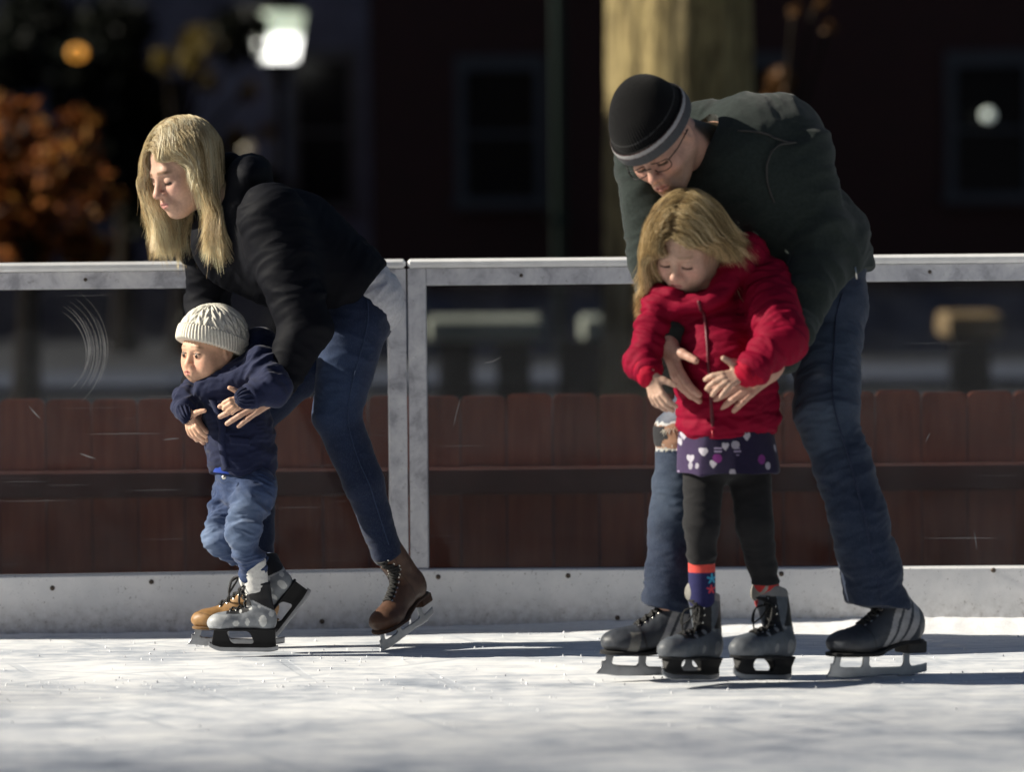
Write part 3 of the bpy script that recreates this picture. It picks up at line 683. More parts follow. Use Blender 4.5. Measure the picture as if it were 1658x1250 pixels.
def folds(V, N, bones, amp, freq, seed=0, lat=.28, warp=.5, ends=None):
    """cloth folds that run round each limb: stretched noise in each limb's own axes, blended where limbs meet"""
    tot = np.zeros(len(V)); ws = np.zeros(len(V)); am = np.zeros(len(V))
    for i, (a, b, r) in enumerate(bones):
        ax = nrm(b - a); L = np.linalg.norm(b - a); rel = V - a; u = rel @ ax
        tt = np.clip(u / max(L, 1e-6), 0, 1); d = np.linalg.norm(rel - (tt * L)[:, None] * ax, axis=1)
        w = 1 / (np.maximum(d - r*.6, .004) + .012)**4
        la = rel - u[:, None] * ax
        Q = (la * lat + ax * u[:, None]) * freq + seed + 3.1*i
        Q = Q + warp * noise(V * freq * .35 + 9 + i)[:, None] * ax
        n = 1 - 2.6*np.sqrt(noise(Q)**2 + .004); n = n + .5 * (1 - 2.4*np.abs(noise(Q * 2.1 + 5))) * (.5 + noise(V * freq * .3 + 31))
        ea = 1.0 if ends is None else ends[i % len(ends)][0] + (ends[i % len(ends)][1] - ends[i % len(ends)][0]) * tt
        tot += w * n; am += w * ea; ws += w
    return V + N * (amp * (tot / ws - .35) * (am / ws))[:, None]
def quilt(V, N, bones, pitch, depth):
    """padded tubes stitched round each limb"""
    tot = np.zeros(len(V)); ws = np.zeros(len(V))
    for (a, b, r) in bones:
        ax = nrm(b - a); L = np.linalg.norm(b - a); rel = V - a; u = rel @ ax; tt = np.clip(u / L, 0, 1)
        d = np.linalg.norm(rel - (tt * L)[:, None] * ax, axis=1); w = 1 / (np.maximum(d - r*.6, .004) + .012)**5
        uu = u + .006 * noise(V * 14 + 3); tot += w * np.abs(np.sin(math.pi * uu / pitch))**.55; ws += w
    return V + N * (depth * (tot / ws - .6))[:, None]
def garment(name, sd, h, mat, parent, color, fold=None, qui=None, sm=1, extra=None, colfn=None):
    V, F = polygonise(sd, h); V = smooth(V, F, sm); N = vnormals(V, F)
    if qui: V = quilt(V, N, qui.get('bones', sd.bones), qui['pitch'], qui['depth'])
    for f_ in (fold or []): V = folds(V, N, f_.get('bones', sd.bones), f_['amp'], f_['freq'], f_.get('seed', 0), f_.get('lat', .28), f_.get('warp', .5), f_.get('ends'))
    if extra: V = extra(V, N)
    col = np.tile(np.array(color, float), (len(V), 1))
    if colfn: col = colfn(V, col, N)
    return mesh_obj(name, V, F, mat, parent, None, np.clip(col, 0, 1))
def basis(fwd, up):
    f = nrm(fwd); l = nrm(np.cross(up, f)); u = np.cross(f, l); return np.stack([f, l, u])      # rows: forward, left, up
def head_parts(sd, c, B, s, kid=0.0, mouth_open=0.0, beard=False):
    """cranium, face, nose, sockets, lids, lips, ears; kid 0..1 rounds and shortens the face"""
    W = lambda x, y, z: c + s * (B.T @ np.array([x, y, z])); k = lambda x: x * s; a = kid
    sd.ell(W(-.014, 0, .034), k(A3(.100, .078, .094)), B, 0.01)
    sd.ell(W(.030 - .006*a, 0, -.034 + .010*a), k(A3(.062, .060 + .004*a, .086 - .012*a)), B, k(.03))
    for y in (-1, 1):
        sd.cone(W(-.004, y*.050, -.050), W(.058, y*.020, -.096 + .016*a), k(.024 + .002*a), k(.018), k(.03), bone=False)
        sd.ell(W(.058, y*.038, -.032 + .0*a), k(A3(.026, .024 + .007*a, .026 + .008*a)), B, k(.022))
        if a > .5: sd.ell(W(.052, y*.036, -.056), k(A3(.030, .027, .030)), B, k(.02))
    sd.ell(W(.074 - .004*a, 0, -.101 + .020*a), k(A3(.022, .024, .018)), B, k(.024))
    sd.cone(W(.078, -.030, .012), W(.078, .030, .012), k(.014 - .003*a), k(.014 - .003*a), k(.02), bone=False)
    for y in (-1, 1): sd.ell(W(.094 + .004*a, y*.031, -.010), k(A3(.016, .019, .013)), B, k(.014), 's')
    nl = 1 - .55*a
    sd.cone(W(.086, 0, .004 - .012*a), W(.088 + .022*nl, 0, -.034), k(.0075), k(.0105), k(.012), bone=False)
    sd.ell(W(.090 + .022*nl, 0, -.039), k(A3(.0115, .0125, .0105)), B, k(.006))
    for y in (-1, 1): sd.ell(W(.088 + .010*nl, y*.0125, -.043), k(A3(.0115, .008, .0085)), B, k(.006))
    for y in (-1, 1): sd.ell(W(.074, y*.0315, -.010), k(A3(.0165, .0185, .0150)), B, k(.005))      # lids over the eyeball
    mz = -.071 + .008*a; ml = .021 - .005*a
    sd.cone(W(.090, -.012, mz), W(.090, .012, mz), k(.014), k(.014), k(.02), bone=False)
    for y in (-1, 1):
        sd.cone(W(.101, y*.001, mz + .0045), W(.088, y*ml, mz), k(.0062), k(.003), k(.004), bone=False)
        sd.cone(W(.100, 0, mz - .006), W(.087, y*ml*.85, mz - .001), k(.0074), k(.003), k(.004), bone=False)
        sd.cone(W(.109, 0, mz - .0004), W(.093, y*ml, mz + .0005), k(.0022), k(.0016), k(.003), op='s')
    for y in (-1, 1):
        sd.ell(W(-.010, y*.078, -.006), k(A3(.019, .009, .031)), B, k(.006)); sd.ell(W(-.006, y*.087, -.004), k(A3(.010, .006, .020)), B, k(.005), 's')
def head_paint(V, col, c, B, s, kid, brow, lip, blush, hairc=None, stubble=None, eyes='open', scalp=None):
    L = ((V - c) @ B.T) / s; x, y, z = L.T; m = (np.abs(x) < .15) & (np.abs(z) < .17) & (np.abs(y) < .12)
    a = kid; ay = np.abs(y); mz = -.071 + .008*a; ml = .021 - .005*a
    def put(w, c_, k=1.0):
        w = np.clip(w, 0, 1) * m * k; col[:] = col * (1 - w[:, None]) + np.array(c_) * w[:, None]
    fr = x > .05
    put(np.exp(-(((y - np.sign(y)*.038)/.022)**2 + ((z + .035)/.022)**2)) * fr, blush, .45)
    put(np.exp(-((y/.016)**2 + ((z + .038)/.014)**2)) * (x > .09), blush, .4)
    lipz = (z - mz + .001) / (.0105 - .001*a); w = sstep(1.15, .75, np.sqrt((y/(ml*1.02))**2 + lipz**2)) * (x > .082); put(w, lip, .85)
    put(sstep(.0028, .0010, np.abs(z - mz)) * (ay < ml*.98) * (x > .082), [v*.35 for v in lip], .8)
    bz = .016 + .004*a - .35*np.maximum(ay - .036, 0); bw = .0042 - .0014*a
    put(sstep(bw*1.5, bw*.6, np.abs(z - bz)) * sstep(.010, .016, ay) * sstep(.053, .044, ay) * fr, brow, .9 if not a else .55)
    ez = -.0135
    if eyes == 'down':   # lowered lids: a lash line low on the lid
        put(sstep(.0062, .0030, np.abs(z - ez + .006 - .12*np.abs(ay - .032))) * sstep(.0165, .0135, np.abs(ay - .0315)) * fr, [.022, .013, .009], .97)
        put(sstep(.0022, .0010, np.abs(z - .0035 + .18*np.abs(ay - .032))) * sstep(.017, .012, np.abs(ay - .0315)) * fr, [v*.55 for v in col.mean(0)], .5)
    if stubble is not None:
        put(sstep(-.045, -.065, z) * sstep(-.03, .01, x) * (1 - w) , stubble, .55)
    if eyes == 'open': put(sstep(.0036, .0018, np.abs(z - ez - .0115 + .16*np.abs(ay - .032)**1.0)) * sstep(.0185, .0140, np.abs(ay - .0315)) * fr, [.03, .018, .012], .9)
    if scalp is not None:
        sc_ = sstep(-.012, .012, scalp(x, y, z)); put(sc_, hairc)
    return col
def eye(c, B, s, y, look, parent):
    p = c + s * (B.T @ np.array([.0745, y*.0315, -.0095])); g = nrm(look)
    a = S().ell(p, np.full(3, s*.0150)); V, F = polygonise(a, s*.0022); e = mesh_obj('eye', V, F, EYEW, parent)
    q = p + g * s * .0080; V, F = polygonise(S().ell(q, np.full(3, s*.0096)), s*.0014); mesh_obj('iris', V, F, IRIS, e)
def hand_parts(sd, w, f, n, th, L, curl=(.5, .5, .5, .5), spread=.12, tcurl=.3, tdir=None, fat=1.0):
    """palm, four bent fingers of unequal length and a thumb; w wrist, f finger direction, n palm side, th thumb side, L hand length"""
    f = nrm(f); n = nrm(n - f * (n @ f)); t_ = np.cross(n, f); t_ = t_ if t_ @ th > 0 else -t_; s = L / .185
    off = (.028, .0095, -.0095, -.027); kx = (.086, .090, .086, .077); fl = 1 / fat**.9; segs = [[q_*fl for q_ in z_] for z_ in ((.042, .025, .020), (.047, .029, .021), (.043, .027, .021), (.034, .020, .018))]; rr = [q_*fat for q_ in (.0102, .0104, .0100, .0088)]
    for o_, k_ in zip(off, kx): sd.cone(w + s*t_*o_*.55, w + s*(f*k_ + t_*o_), s*.0125, s*.0100, s*.010, n, .95, bone=False)
    sd.cone(w - s*f*.02, w + s*f*.025, s*.023, s*.025, s*.012, n, .72, bone=False)
    for i in range(4):
        p = w + s*(f*kx[i] + t_*off[i]); ang = 0; sp = spread * (1.5 - i) * .5; d0 = nrm(f + t_*sp); r = rr[i]*s
        for j, sl_ in enumerate(segs[i]):
            ang += curl[i] * (1.0, 1.15, .75)[j]; d = d0*math.cos(ang) + n*math.sin(ang); q = p + d*sl_*s
            sd.cone(p, q, r*(1 - .06*j), r*(.94 - .08*j), s*.0022, bone=False); p = q
    p = w + s*(f*.022 + t_*.022 + n*.006); td = nrm(f*.62 + t_*.72 + n*.25) if tdir is None else nrm(tdir)
    for j, (sl_, r) in enumerate(((.036*fl, .0138*fat), (.030*fl, .0112*fat), (.024*fl, .0102*fat))):
        d = nrm(td + f*tcurl*j*.6 + n*tcurl*j*.45); q = p + d*sl_*s; sd.cone(p, q, r*s, r*s*.86, s*(.010 if j == 0 else .003), bone=False); p = q
def hair_strands(c, B, s, n, length, seed, line, collide=(), wind=(0, 0, 0), part=0.0, layers=.012, stiff=.62, step=.013, zcut=None, mess=0.0, wind2=None, front=(.03, .03), clump=.5, side=.075, back=(-.25, -.25), wav=.0):
    r_ = np.random.RandomState(seed); cc = c + s * (B.T @ A3(-.014, 0, .034)); rad = s * A3(.100, .078, .094)
    d = r_.normal(size=(n*4, 3)); d /= np.linalg.norm(d, axis=1)[:, None]
    loc = d * A3(.100, .078, .094) + A3(-.014, 0, .034); d = d[line(*loc.T) > 0][:n]; n = len(d)
    inf = 1 + layers / .09 * r_.rand(n)**1.0
    p = cc + (d * rad * inf[:, None] * .985) @ B; lift = inf
    sgn = np.where(d[:, 1] - part + r_.normal(size=n)*.03 > 0, 1, -1)
    bk = np.where(sgn > 0, back[0], back[1]); frt = np.where(sgn > 0, front[0], front[1]) + r_.uniform(-.022, .022, n)
    tang = np.stack([bk * sstep(-.5, .6, d[:, 0]) + .1*r_.normal(size=n), sgn * 1.0, .30 * (1 - np.abs(d[:, 1]))], 1); tang += mess * r_.normal(size=tang.shape); tang[d[:, 2] < .1] = [0, 0, -1]
    dr = tang @ B; g = np.array([0, 0, -1.0]) + np.where(sgn[:, None] > 0, np.array(wind), np.array(wind if wind2 is None else wind2))
    # strands near each other share a lock
    seeds = d[r_.choice(n, max(8, n // 40), False)]; lock = np.argmax(d @ seeds.T, 1); jit = r_.normal(size=(len(seeds), 3)); 
    L = length * (.82 + .25 * r_.rand(n)) * (1 + .10*jit[lock, 0]); m = int(length / step) + 3; st = (L / m)[:, None]
    paths = [p.copy()]
    for i in range(m):
        q = i / m
        gg = g + .07 * jit[lock] * (q + .2) + .025 * r_.normal(size=(n, 3)) + wav * np.sin(i*.55 + jit[lock, 1:2]*3) * np.array([1, .4, 0])
        dr = dr * stiff + (1 - stiff) * gg; dr /= np.linalg.norm(dr, axis=1)[:, None] + 1e-9
        p = p + dr * st
        for _ in range(2):
            loc = ((p - cc) @ B.T) / (rad * lift[:, None]); k = np.sqrt((loc**2).sum(1)); ins = k < 1
            if ins.any():
                nn = loc / (rad * lift[:, None]); nn /= np.linalg.norm(nn, axis=1)[:, None]; pu = (1 / np.maximum(k, .3) - 1)
                p = np.where(ins[:, None], cc + (loc * (1 + pu)[:, None] * rad * lift[:, None]) @ B, p); nw = nn @ B
                dr = np.where(ins[:, None], dr - nw * np.minimum((dr * nw).sum(1), 0)[:, None], dr)
        lo = ((p - c) @ B.T) / s; low = sstep(.055, .02, lo[:, 2]) * (lo[:, 2] > -.14); mx = np.maximum(lo[:, 0] - frt, 0) * low
        p = p - (mx * s)[:, None] * B[0] * .8
        sd_ = np.maximum(side + .012*(lift - 1)*8 - np.abs(lo[:, 1]), 0) * (lo[:, 2] < .02) * (lo[:, 2] > -.15) * (lo[:, 0] > -.06)
        p = p + (np.sign(lo[:, 1]) * sd_ * s * .5)[:, None] * B[1]
        for cs, mg in collide:
            dd = cs(p); ins = dd < mg
            if ins.any():
                gr = cs.grad(p[ins]); p[ins] += gr * (mg - dd[ins])[:, None]; x_ = dr[ins]; dr[ins] = x_ - gr * np.minimum((x_ * gr).sum(1), 0)[:, None]
        paths.append(p.copy())
    Pth = np.stack(paths, 1)
    if zcut is not None:
        zc = np.where(sgn > 0, zcut[0], zcut[1]) + r_.normal(size=n) * zcut[2] + .35*zcut[2]*jit[lock, 2]; M_ = Pth.shape[1]
        below = Pth[:, :, 2] < zc[:, None]; end = np.where(below.any(1), below.argmax(1), M_ - 1).clip(3, M_ - 1)
        x = np.linspace(0, 1, M_)[None] * end[:, None]; i0 = np.minimum(x.astype(int), M_ - 2); fr_ = (x - i0)[..., None]; ii = np.arange(n)[:, None]
        Pth = Pth[ii, i0] * (1 - fr_) + Pth[ii, i0 + 1] * fr_
    tw = np.linspace(0, 1, Pth.shape[1])**4; Pth = Pth + tw[None, :, None] * (.012 * jit[lock][:, None, :] + .0035 * r_.normal(size=(n, 1, 3)))
    if clump:
        w = np.linspace(0, 1, Pth.shape[1])**1.5 * clump
        mean = np.stack([np.array([np.bincount(lock, Pth[:, i, k], len(seeds)) for k in range(3)]).T / np.maximum(np.bincount(lock, minlength=len(seeds)), 1)[:, None] for i in range(Pth.shape[1])], 1)
        Pth = Pth + (mean[lock] - Pth) * w[None, :, None] * (.5 + .5*r_.rand(n))[:, None, None]
    return Pth, lock, r_
def hair_obj(name, Pth, lock, r_, cols, parent, r0=.0010):
    V, F = strands_mesh(Pth, r0 * (.7 + .6 * r_.rand(len(Pth)))); n, m, _ = Pth.shape
    cl = np.array(cols); u = np.clip(.5 + .28*r_.normal(size=lock.max()+1)[lock] + .18*r_.normal(size=n), 0, .999) * (len(cl) - 1); i = u.astype(int); fr = (u - i)[:, None]
    c0 = cl[i] * (1 - fr) + cl[i + 1] * fr; tip = np.linspace(.86, 1.12, m)
    col = (c0[:, None, :] * tip[None, :, None]).repeat(3, 1).reshape(-1, 3)
    return mesh_obj(name, V, F, HAIR, parent, None, np.clip(col, 0, 1))

# ------------------------------------------------------------------ skates
def skate(parent, Fp, Bp, up, style, boot_cols, name='ice_skate', shaft_to=None, label=None, lean=0.0, width=1.0, seed=1, laces=8, bows=True, h0=None, grow=1.0, toe=1.0, tongue=True):
    """Fp / Bp: the blade's toe and heel end; builds the boot and, under it, tongue, laces, blade, holder or sole and heel"""
    X = nrm(Fp - Bp); Lb = np.linalg.norm(Fp - Bp); Z = nrm(up - X * (up @ X)); Y = np.cross(Z, X); M = np.stack([X, Y, Z])
    fig = style == 'figure'; L = Lb / (1.06 if fig else .97) * grow
    O = Bp + X * (L * (.05 if fig else -.01) - (L - L/grow) * .5); W = lambda x, y, z: O + L * (M.T @ np.array([x, y, z])); k = lambda v: v * L
    h0 = (.20 if fig else .26) if h0 is None else h0; hh = h0 + (.09 if fig else .0); wd = width
    b = S()
    top = W(.19 + lean, 0, hh + .62) if shaft_to is None else shaft_to
    sh_ax = nrm(top - W(.20, 0, hh + .15)); b.cone(W(.19, 0, hh + .15), top + sh_ax*L*.2, k(.160), k(.185 if fig else .225), k(.05), M[1], .86*wd)
    b.cut(top, nrm(sh_ax - X * .15), k(.02))
    b.ell(W(.17, 0, hh + .13), k(A3(.165, .135*wd, .19)), M, k(.03)); b.cone(W(.20, 0, hh + .14), W(.66, 0, h0 + .10*toe), k(.145), k(.125*toe), k(.05), M[1], wd)
    b.ell(W(.75, .0, h0 + .085*toe), k(A3(.235, .165*wd, .125*toe)), M, k(.06))
    if style == 'kid': b.ell(W(.80, 0, h0 + .075), k(A3(.20, .170*wd, .125)), M, k(.03))
    b.cone(W(.34, 0, hh + .22), W(.60, 0, h0 + .16), k(.13), k(.09), k(.06), M[1], .9*wd)
    def botm(P_):
        l = (P_ - O) @ M.T / L; return (h0 + (hh - h0) * sstep(.62, .22, l[:, 0]) - l[:, 2]) * L * .8
    b.fn(botm, 'i', k(.012))
    V, F = polygonise(b, .0022 if L < .24 else .0026); V = smooth(V, F, 1)
    l = (V - O) @ M.T / L; N = vnormals(V, F)
    V = V + N * (.0009 * noise(V * 55 + seed) + .0012 * noise(V * 22 + seed))[:, None]
    col = boot_cols(l[:, 0], l[:, 1], l[:, 2] - h0, N @ M.T)
    mat = SUEDE if fig and style == 'figure' and label is None and name == 'ice_skate' and parent.get('suede') else LEATHER
    boot = mesh_obj(name, V, F, mat, parent, None, col)
    if label: boot['label'] = label
    # sole
    s_ = S(); s_.cone(W(.12, 0, hh), W(.30, 0, hh - .01), k(.12), k(.12), k(.02), bone=False).cone(W(.30, 0, hh), W(.60, 0, h0), k(.115), k(.135), k(.02), bone=False).cone(W(.60, 0, h0), W(.82, 0, h0), k(.155*wd), k(.15*wd), k(.02), bone=False)
    def slab(P_):
        q = (P_ - O) @ M.T / L; c_ = h0 + (hh - h0) * sstep(.62, .22, q[:, 0]); return (np.abs(q[:, 2] - c_ + .008) - .016) * L * .8
    s_.fn(slab, 'i', k(.006)); V, F = polygonise(s_, .0022); mesh_obj('sole', V, F, SUEDE if parent.get('suede') else COTTON, boot, None, np.tile(boot_cols(*[np.array([.5]), np.array([0.]), np.array([.1]), np.array([[0, 1, 0]])])[0]*.55 if parent.get('suede') else A3(.014, .014, .015), (len(V), 1)))
    T = .0022
    if fig:
        hl = S(); hl.box(W(.115, 0, hh - .055), k(A3(.105, .10, .052)), M, k(.02)); V, F = polygonise(hl, .0024); mesh_obj('heel', V, F, SOLE if not parent.get('suede') else SUEDE, boot, None, np.tile(boot_cols(*[np.array([.1]), np.array([0.]), np.array([.1]), np.array([[0, 1, 0]])])[0]*.6, (len(V), 1)))
        bl = S(); q = lambda a0, a1: W(a0, 0, a1)
        def prof(P_):
            l = (P_ - O) @ M.T / L; x, z = l[:, 0], l[:, 2]
            rock = np.maximum(0, x - .80)**2 * 1.3 + np.maximum(0, .15 - x)**2 * .5
            bar = np.maximum(np.abs(z - rock - .034) - .036 - .012*sstep(.3, .9, x), np.abs(x - .455) - .52)
            st = lambda xc, w_, z0, fl: np.maximum(np.abs(x - xc - fl*(z - .06)) - (w_ + .5*np.maximum(0, .10 - z)), np.abs(z - .10) - (z0 - .10))
            d = smin(bar, st(.16, .035, hh - .08, .0), .02); d = smin(d, st(.60, .036, h0, -.05), .02); d = smin(d, st(.925, .036, h0, -.25), .02)
            toe = np.maximum(d, -(np.sqrt((x - .97)**2 + (z - .10)**2) - .0) * 0 - 9); d = toe
            return np.maximum(d * L, np.abs(l[:, 1] * L) - T)
        lo = np.min([W(*v) for v in ((-.1, -.02, -.01), (1.05, .02, .3), (1.05, -.02, -.01), (-.1, .02, .3), (-.1, -.02, .3), (1.05, .02, -.01))], 0) - .01
        hi = np.max([W(*v) for v in ((-.1, -.02, -.01), (1.05, .02, .3), (1.05, -.02, -.01), (-.1, .02, .3), (-.1, -.02, .3), (1.05, .02, -.01))], 0) + .01
        bl.fn(prof, 'u', 0, lo, hi); V, F = polygonise(bl, .0017, lo, hi); mesh_obj('blade', V, F, STEEL, boot)
        pl = S().box(W(.72, 0, h0 - .006), k(A3(.20, .085, .008)), M, .0015); V, F = polygonise(pl, .002); mesh_obj('mounting_plate', V, F, STEEL, boot)
    else:
        def hold(P_):
            l = (P_ - O) @ M.T / L; x, z = l[:, 0], l[:, 2]
            rock = np.maximum(0, x - .74)**2 * 1.1 + np.maximum(0, .2 - x)**2 * .6
            body = np.maximum(np.maximum(.058 + rock - z, z - h0 + .006), np.abs(x - .475 - .05*(z - .1)) - .455 + .25*np.abs(z - .13)*(x > .5))
            hx = x - .50 - .42*(z - .14); hole = np.sqrt(np.maximum(np.abs(hx) - .115, 0)**2 + np.maximum(np.abs(z - .168 - .5*(h0-.26)) - .012 - .4*(h0-.26), 0)**2) - .052
            d = smax(body, -hole, .01)
            w_ = .035 + .045 * sstep(.13, h0, z)
            return smax(d * L, np.abs(l[:, 1] * L) - w_ * L, .003)
        cs = [W(a_, b_, c_) for a_ in (-.05, 1.05) for b_ in (-.12, .12) for c_ in (-.02, .36)]; lo, hi = np.min(cs, 0), np.max(cs, 0)
        V, F = polygonise(S().fn(hold, 'u', 0, lo, hi), .0017, lo, hi); mesh_obj('blade_holder', V, F, BLACKP, boot)
        def steel(P_):
            l = (P_ - O) @ M.T / L; x, z = l[:, 0], l[:, 2]; rock = np.maximum(0, x - .76)**2 * 1.6 + np.maximum(0, .14 - x)**2 * 1.2
            d = np.maximum(np.maximum(rock - z, z - .075 - rock), np.abs(x - .48) - .49 ); return np.maximum(d * L, np.abs(l[:, 1] * L) - .0019)
        V, F = polygonise(S().fn(steel, 'u', 0, lo, hi), .0015, lo, hi); mesh_obj('blade', V, F, STEEL, boot)
    # tongue and laces follow the front of the boot
    fp = np.array([W(.70, 0, h0 + .26), W(.56, 0, h0 + .33), W(.44, 0, h0 + .42), W(.37, 0, h0 + .55), top + X*L*(.19 if fig else .24) - sh_ax*L*.06])
    fp = spline(fp, 60)
    fp[:, :] = b.project(fp, 5)
    tg = S(); tp = top + X*L*(.145 if fig else .17) + sh_ax*L*.03; MT = np.stack([nrm(X - sh_ax*(X @ sh_ax)), Y, sh_ax]); tg.ell(tp, k(A3(.045, .130, .125)), MT); V, F = polygonise(tg, .0022)
    tc_ = parent.get('tongue', None)
    if tongue: mesh_obj('tongue', V, F, LEATHER, boot, None, np.tile(np.array(tc_ if tc_ else (.05, .05, .05)), (len(V), 1)))
    if parent.get('bare_laces'): pass
    rows = np.linspace(3, 56, laces).astype(int); lc = MB(); hk = []
    for j, i in enumerate(rows):
        wq = k(.062 + .012*(j > laces/2)); p0 = fp[i]
        ends = [b.project((p0 + Y*sg*wq)[None], 6)[0] for sg in (-1, 1)]; nn = b.grad(np.array([p0]))[0]
        for e in ends: hk.append((e, b.grad(e[None])[0]))
        mid = p0 + nn*.003; lc.tube(spline([ends[0] + nn*.001, mid, ends[1] + nn*.001], 9), k(.0130), 6)
        if j < laces - 1:
            p1 = fp[rows[j+1]]; e1 = [b.project((p1 + Y*sg*wq)[None], 6)[0] for sg in (-1, 1)]; n1 = b.grad(np.array([(p0+p1)/2]))[0]; md = b.project(((p0+p1)/2)[None])[0] + n1*.0045
            lc.tube(spline([ends[0] + nn*.001, md, e1[1] + nn*.001], 9), k(.0130), 6); lc.tube(spline([ends[1] + nn*.001, md + n1*.002, e1[0] + nn*.001], 9), k(.0130), 6)
    if bows:
        p0 = fp[rows[-2]] + X*.004
        for sg, ln in ((-1, .20), (1, .17), (-1, .28), (1, .24)):
            loop = ln < .22; a_ = p0 + Y*sg*k(.02); q1 = p0 + Y*sg*k(.12) + X*k(.10) - Z*k(.05); q2 = p0 + Y*sg*k(.13 if loop else .10) + X*k(.13) - Z*k(ln); q3 = p0 + Y*sg*k(.04) + X*k(.09) - Z*k(ln*.7 if loop else ln*1.3)
            lc.tube(spline([a_, q1, q2, q3] + ([p0 + X*.003] if loop else []), 18), k(.0095), 6)
    lc.build('laces', LACE, boot, None, True)
    ey = MB()
    for e, n_ in hk:
        ax = np.cross(n_, [.3, .2, .9]); ax = nrm(ax); bx = np.cross(n_, ax); r_e = k(.015)
        ring = [e + n_*.0012 + r_e*(ax*math.cos(a_) + bx*math.sin(a_)) for a_ in np.linspace(0, 2*math.pi, 9)[:-1]]; ey.add(ring + [e + n_*.0035], [(i, (i+1) % 8, 8) for i in range(8)])
    ey.build('eyelets', HOOK, boot, None, True)
    return boot
# ------------------------------------------------------------------ the woman
def maker(Y0, s):
    J = lambda px, py, dz=0.0: P(px, py, Y0 + dz)
    return J, (lambda r: r / s)
def build_woman():
    Y0 = 11.75; J, r = maker(Y0, FPX / 11.75); ux, uz = A3(1, 0, 0), A3(0, 0, 1); yy = A3(0, 1, 0)
    hs = 1.0; B = basis((-.74, -.56, -.36), (-.36, -.16, .92)); hc = J(298, 271, 0)
    # arms and legs: the joints everything else follows
    shn, eln, wrn = J(440, 352, -.17), J(494, 528, -.25), J(447, 637, -.30)
    shf, elf, wrf = J(345, 385, .18), J(337, 500, .22), J(318, 640, -.10)
    hipn, knn, anb = J(574, 522, -.06), J(545, 672, -.08), J(624, 900, -.02)
    hipf, knf, anf = J(552, 530, .10), J(402, 675, .06), J(416, 925, .03)
    sd = S(); head_parts(sd, hc, B, hs)
    nb = J(385, 335, 0); sd.cone(hc + B.T @ A3(-.03, 0, -.05), nb, .050, .050, .03, bone=False)
    sd.cone(nb, J(560, 460, 0), .075, .085, .05, yy, 1.0, bone=False).cone(J(560, 460), J(578, 505), .085, .08, .05, bone=False)
    for a, e, w in ((shn, eln, wrn), (shf, elf, wrf)): sd.cone(nb, a, .045, .036, .03, bone=False).cone(a, e, .036, .030, .02, bone=False).cone(e, w, .028, .023, .02, bone=False)
    for h_, k_, a_ in ((hipn, knn, anb), (hipf, knf, anf)): sd.cone(h_, k_, .06, .042, .04, bone=False).cone(k_, a_, .034, .018, .03, bone=False)
    hand_parts(sd, wrn, A3(-.86, -.12, -.40), A3(.25, .95, -.1), uz, .164, (.12, .16, .16, .14), .22, .1)
    hand_parts(sd, wrf, A3(-.1, -.75, -.65), A3(.8, .3, -.2), uz, .18, (.3, .35, .35, .3), .1)
    V, F = polygonise(sd, .0030); V = smooth(V, F, 1, .35)
    sk = A3(.52, .325, .24); col = np.tile(sk, (len(V), 1)) * (1 + .05*noise(V*9))[:, None]
    HLINE = lambda x, y, z: np.where(z > -.02, (z - .052) * .9 + (-.012 - (x - .072)) * .9 + np.abs(y)*.25, -.045 - x - .35*(z + .02))
    col = head_paint(V, col, hc, B, hs, 0, (.15, .085, .045), (.52, .22, .20), (.66, .33, .27), (.26, .19, .10), None, 'down', HLINE)
    base = A3(J(500, 1045)[0], Y0, 0)
    me = mesh_obj('person', V, F, SKIN, None, base, col)
    tag(me, 'bending blonde woman in dark quilted jacket and blue jeans holding the toddler', 'person'); me['suede'] = 1; me['tongue'] = (.16, .09, .045)
    # pale shirt at the back of the waist
    s_ = S(); s_.cone(J(552, 447), J(588, 488), r(64), r(66), .03, yy, 1.12); garment('shirt', s_, .004, COTTON, me, (.52, .52, .55), [dict(amp=.004, freq=30)])
    # jeans
    jn = S(); jn.ell(J(580, 500, .02), A3(r(54), .155, r(54)), None, .04); jn.cone(J(566, 474, .02), J(585, 520, .02), r(58), r(50), .03, yy, 1.3)
    jn.cone(hipn, knn, r(55), r(39), .03).cone(knn, J(588, 780, -.08), r(38), r(32), .015).cone(J(588, 780, -.08), J(625, 893, -.02), r(31), r(25.5), .02)
    jn.cone(hipf, knf, r(50), r(40), .03).cone(knf, J(412, 790, .05), r(38), r(35), .015).cone(J(412, 790, .05), J(418, 915, .03), r(34), r(26), .02)
    jn.cut(J(625, 893, -.02) - uz*.004, nrm(J(625, 893) - J(586, 780) + A3(-.06, 0, -.1)), .003) if False else None
    jn.cut(J(560, 452, .02), nrm(J(545, 430) - J(580, 510)), .004)
    def jcol(V, col, N):
        fade = np.exp(-((V - J(520, 640, -.16))**2).sum(1) / .11**2) + .7*np.exp(-((V - J(535, 585, -.14))**2).sum(1) / .10**2)
        col = col + fade[:, None] * A3(.012, .021, .042); return col
    garment('jeans', jn, .0042, DENIM, me, (.0055, .012, .037), [dict(amp=.0042, freq=15, lat=.45, ends=((.8, .5), (1.2, .2), (.9, .2), (.2, .4), (.4, 1.3), (.8, .3), (.9, .3), (.4, 1.4))), dict(amp=.001, freq=46, lat=.4, seed=4)], colfn=jcol)
    pts = jn.project(spline([J(*p_) for p_ in ((598, 478, -.14), (596, 540, -.16), (570, 640, -.16), (575, 720, -.16), (604, 800, -.13), (632, 884, -.08))], 60), 6); nn = jn.grad(pts); V, F = tube(pts + nn*.0015, .0016, 6)
    mesh_obj('seam', V, F, DENIM, me, None, np.tile(A3(.02, .035, .08), (len(V), 1)))
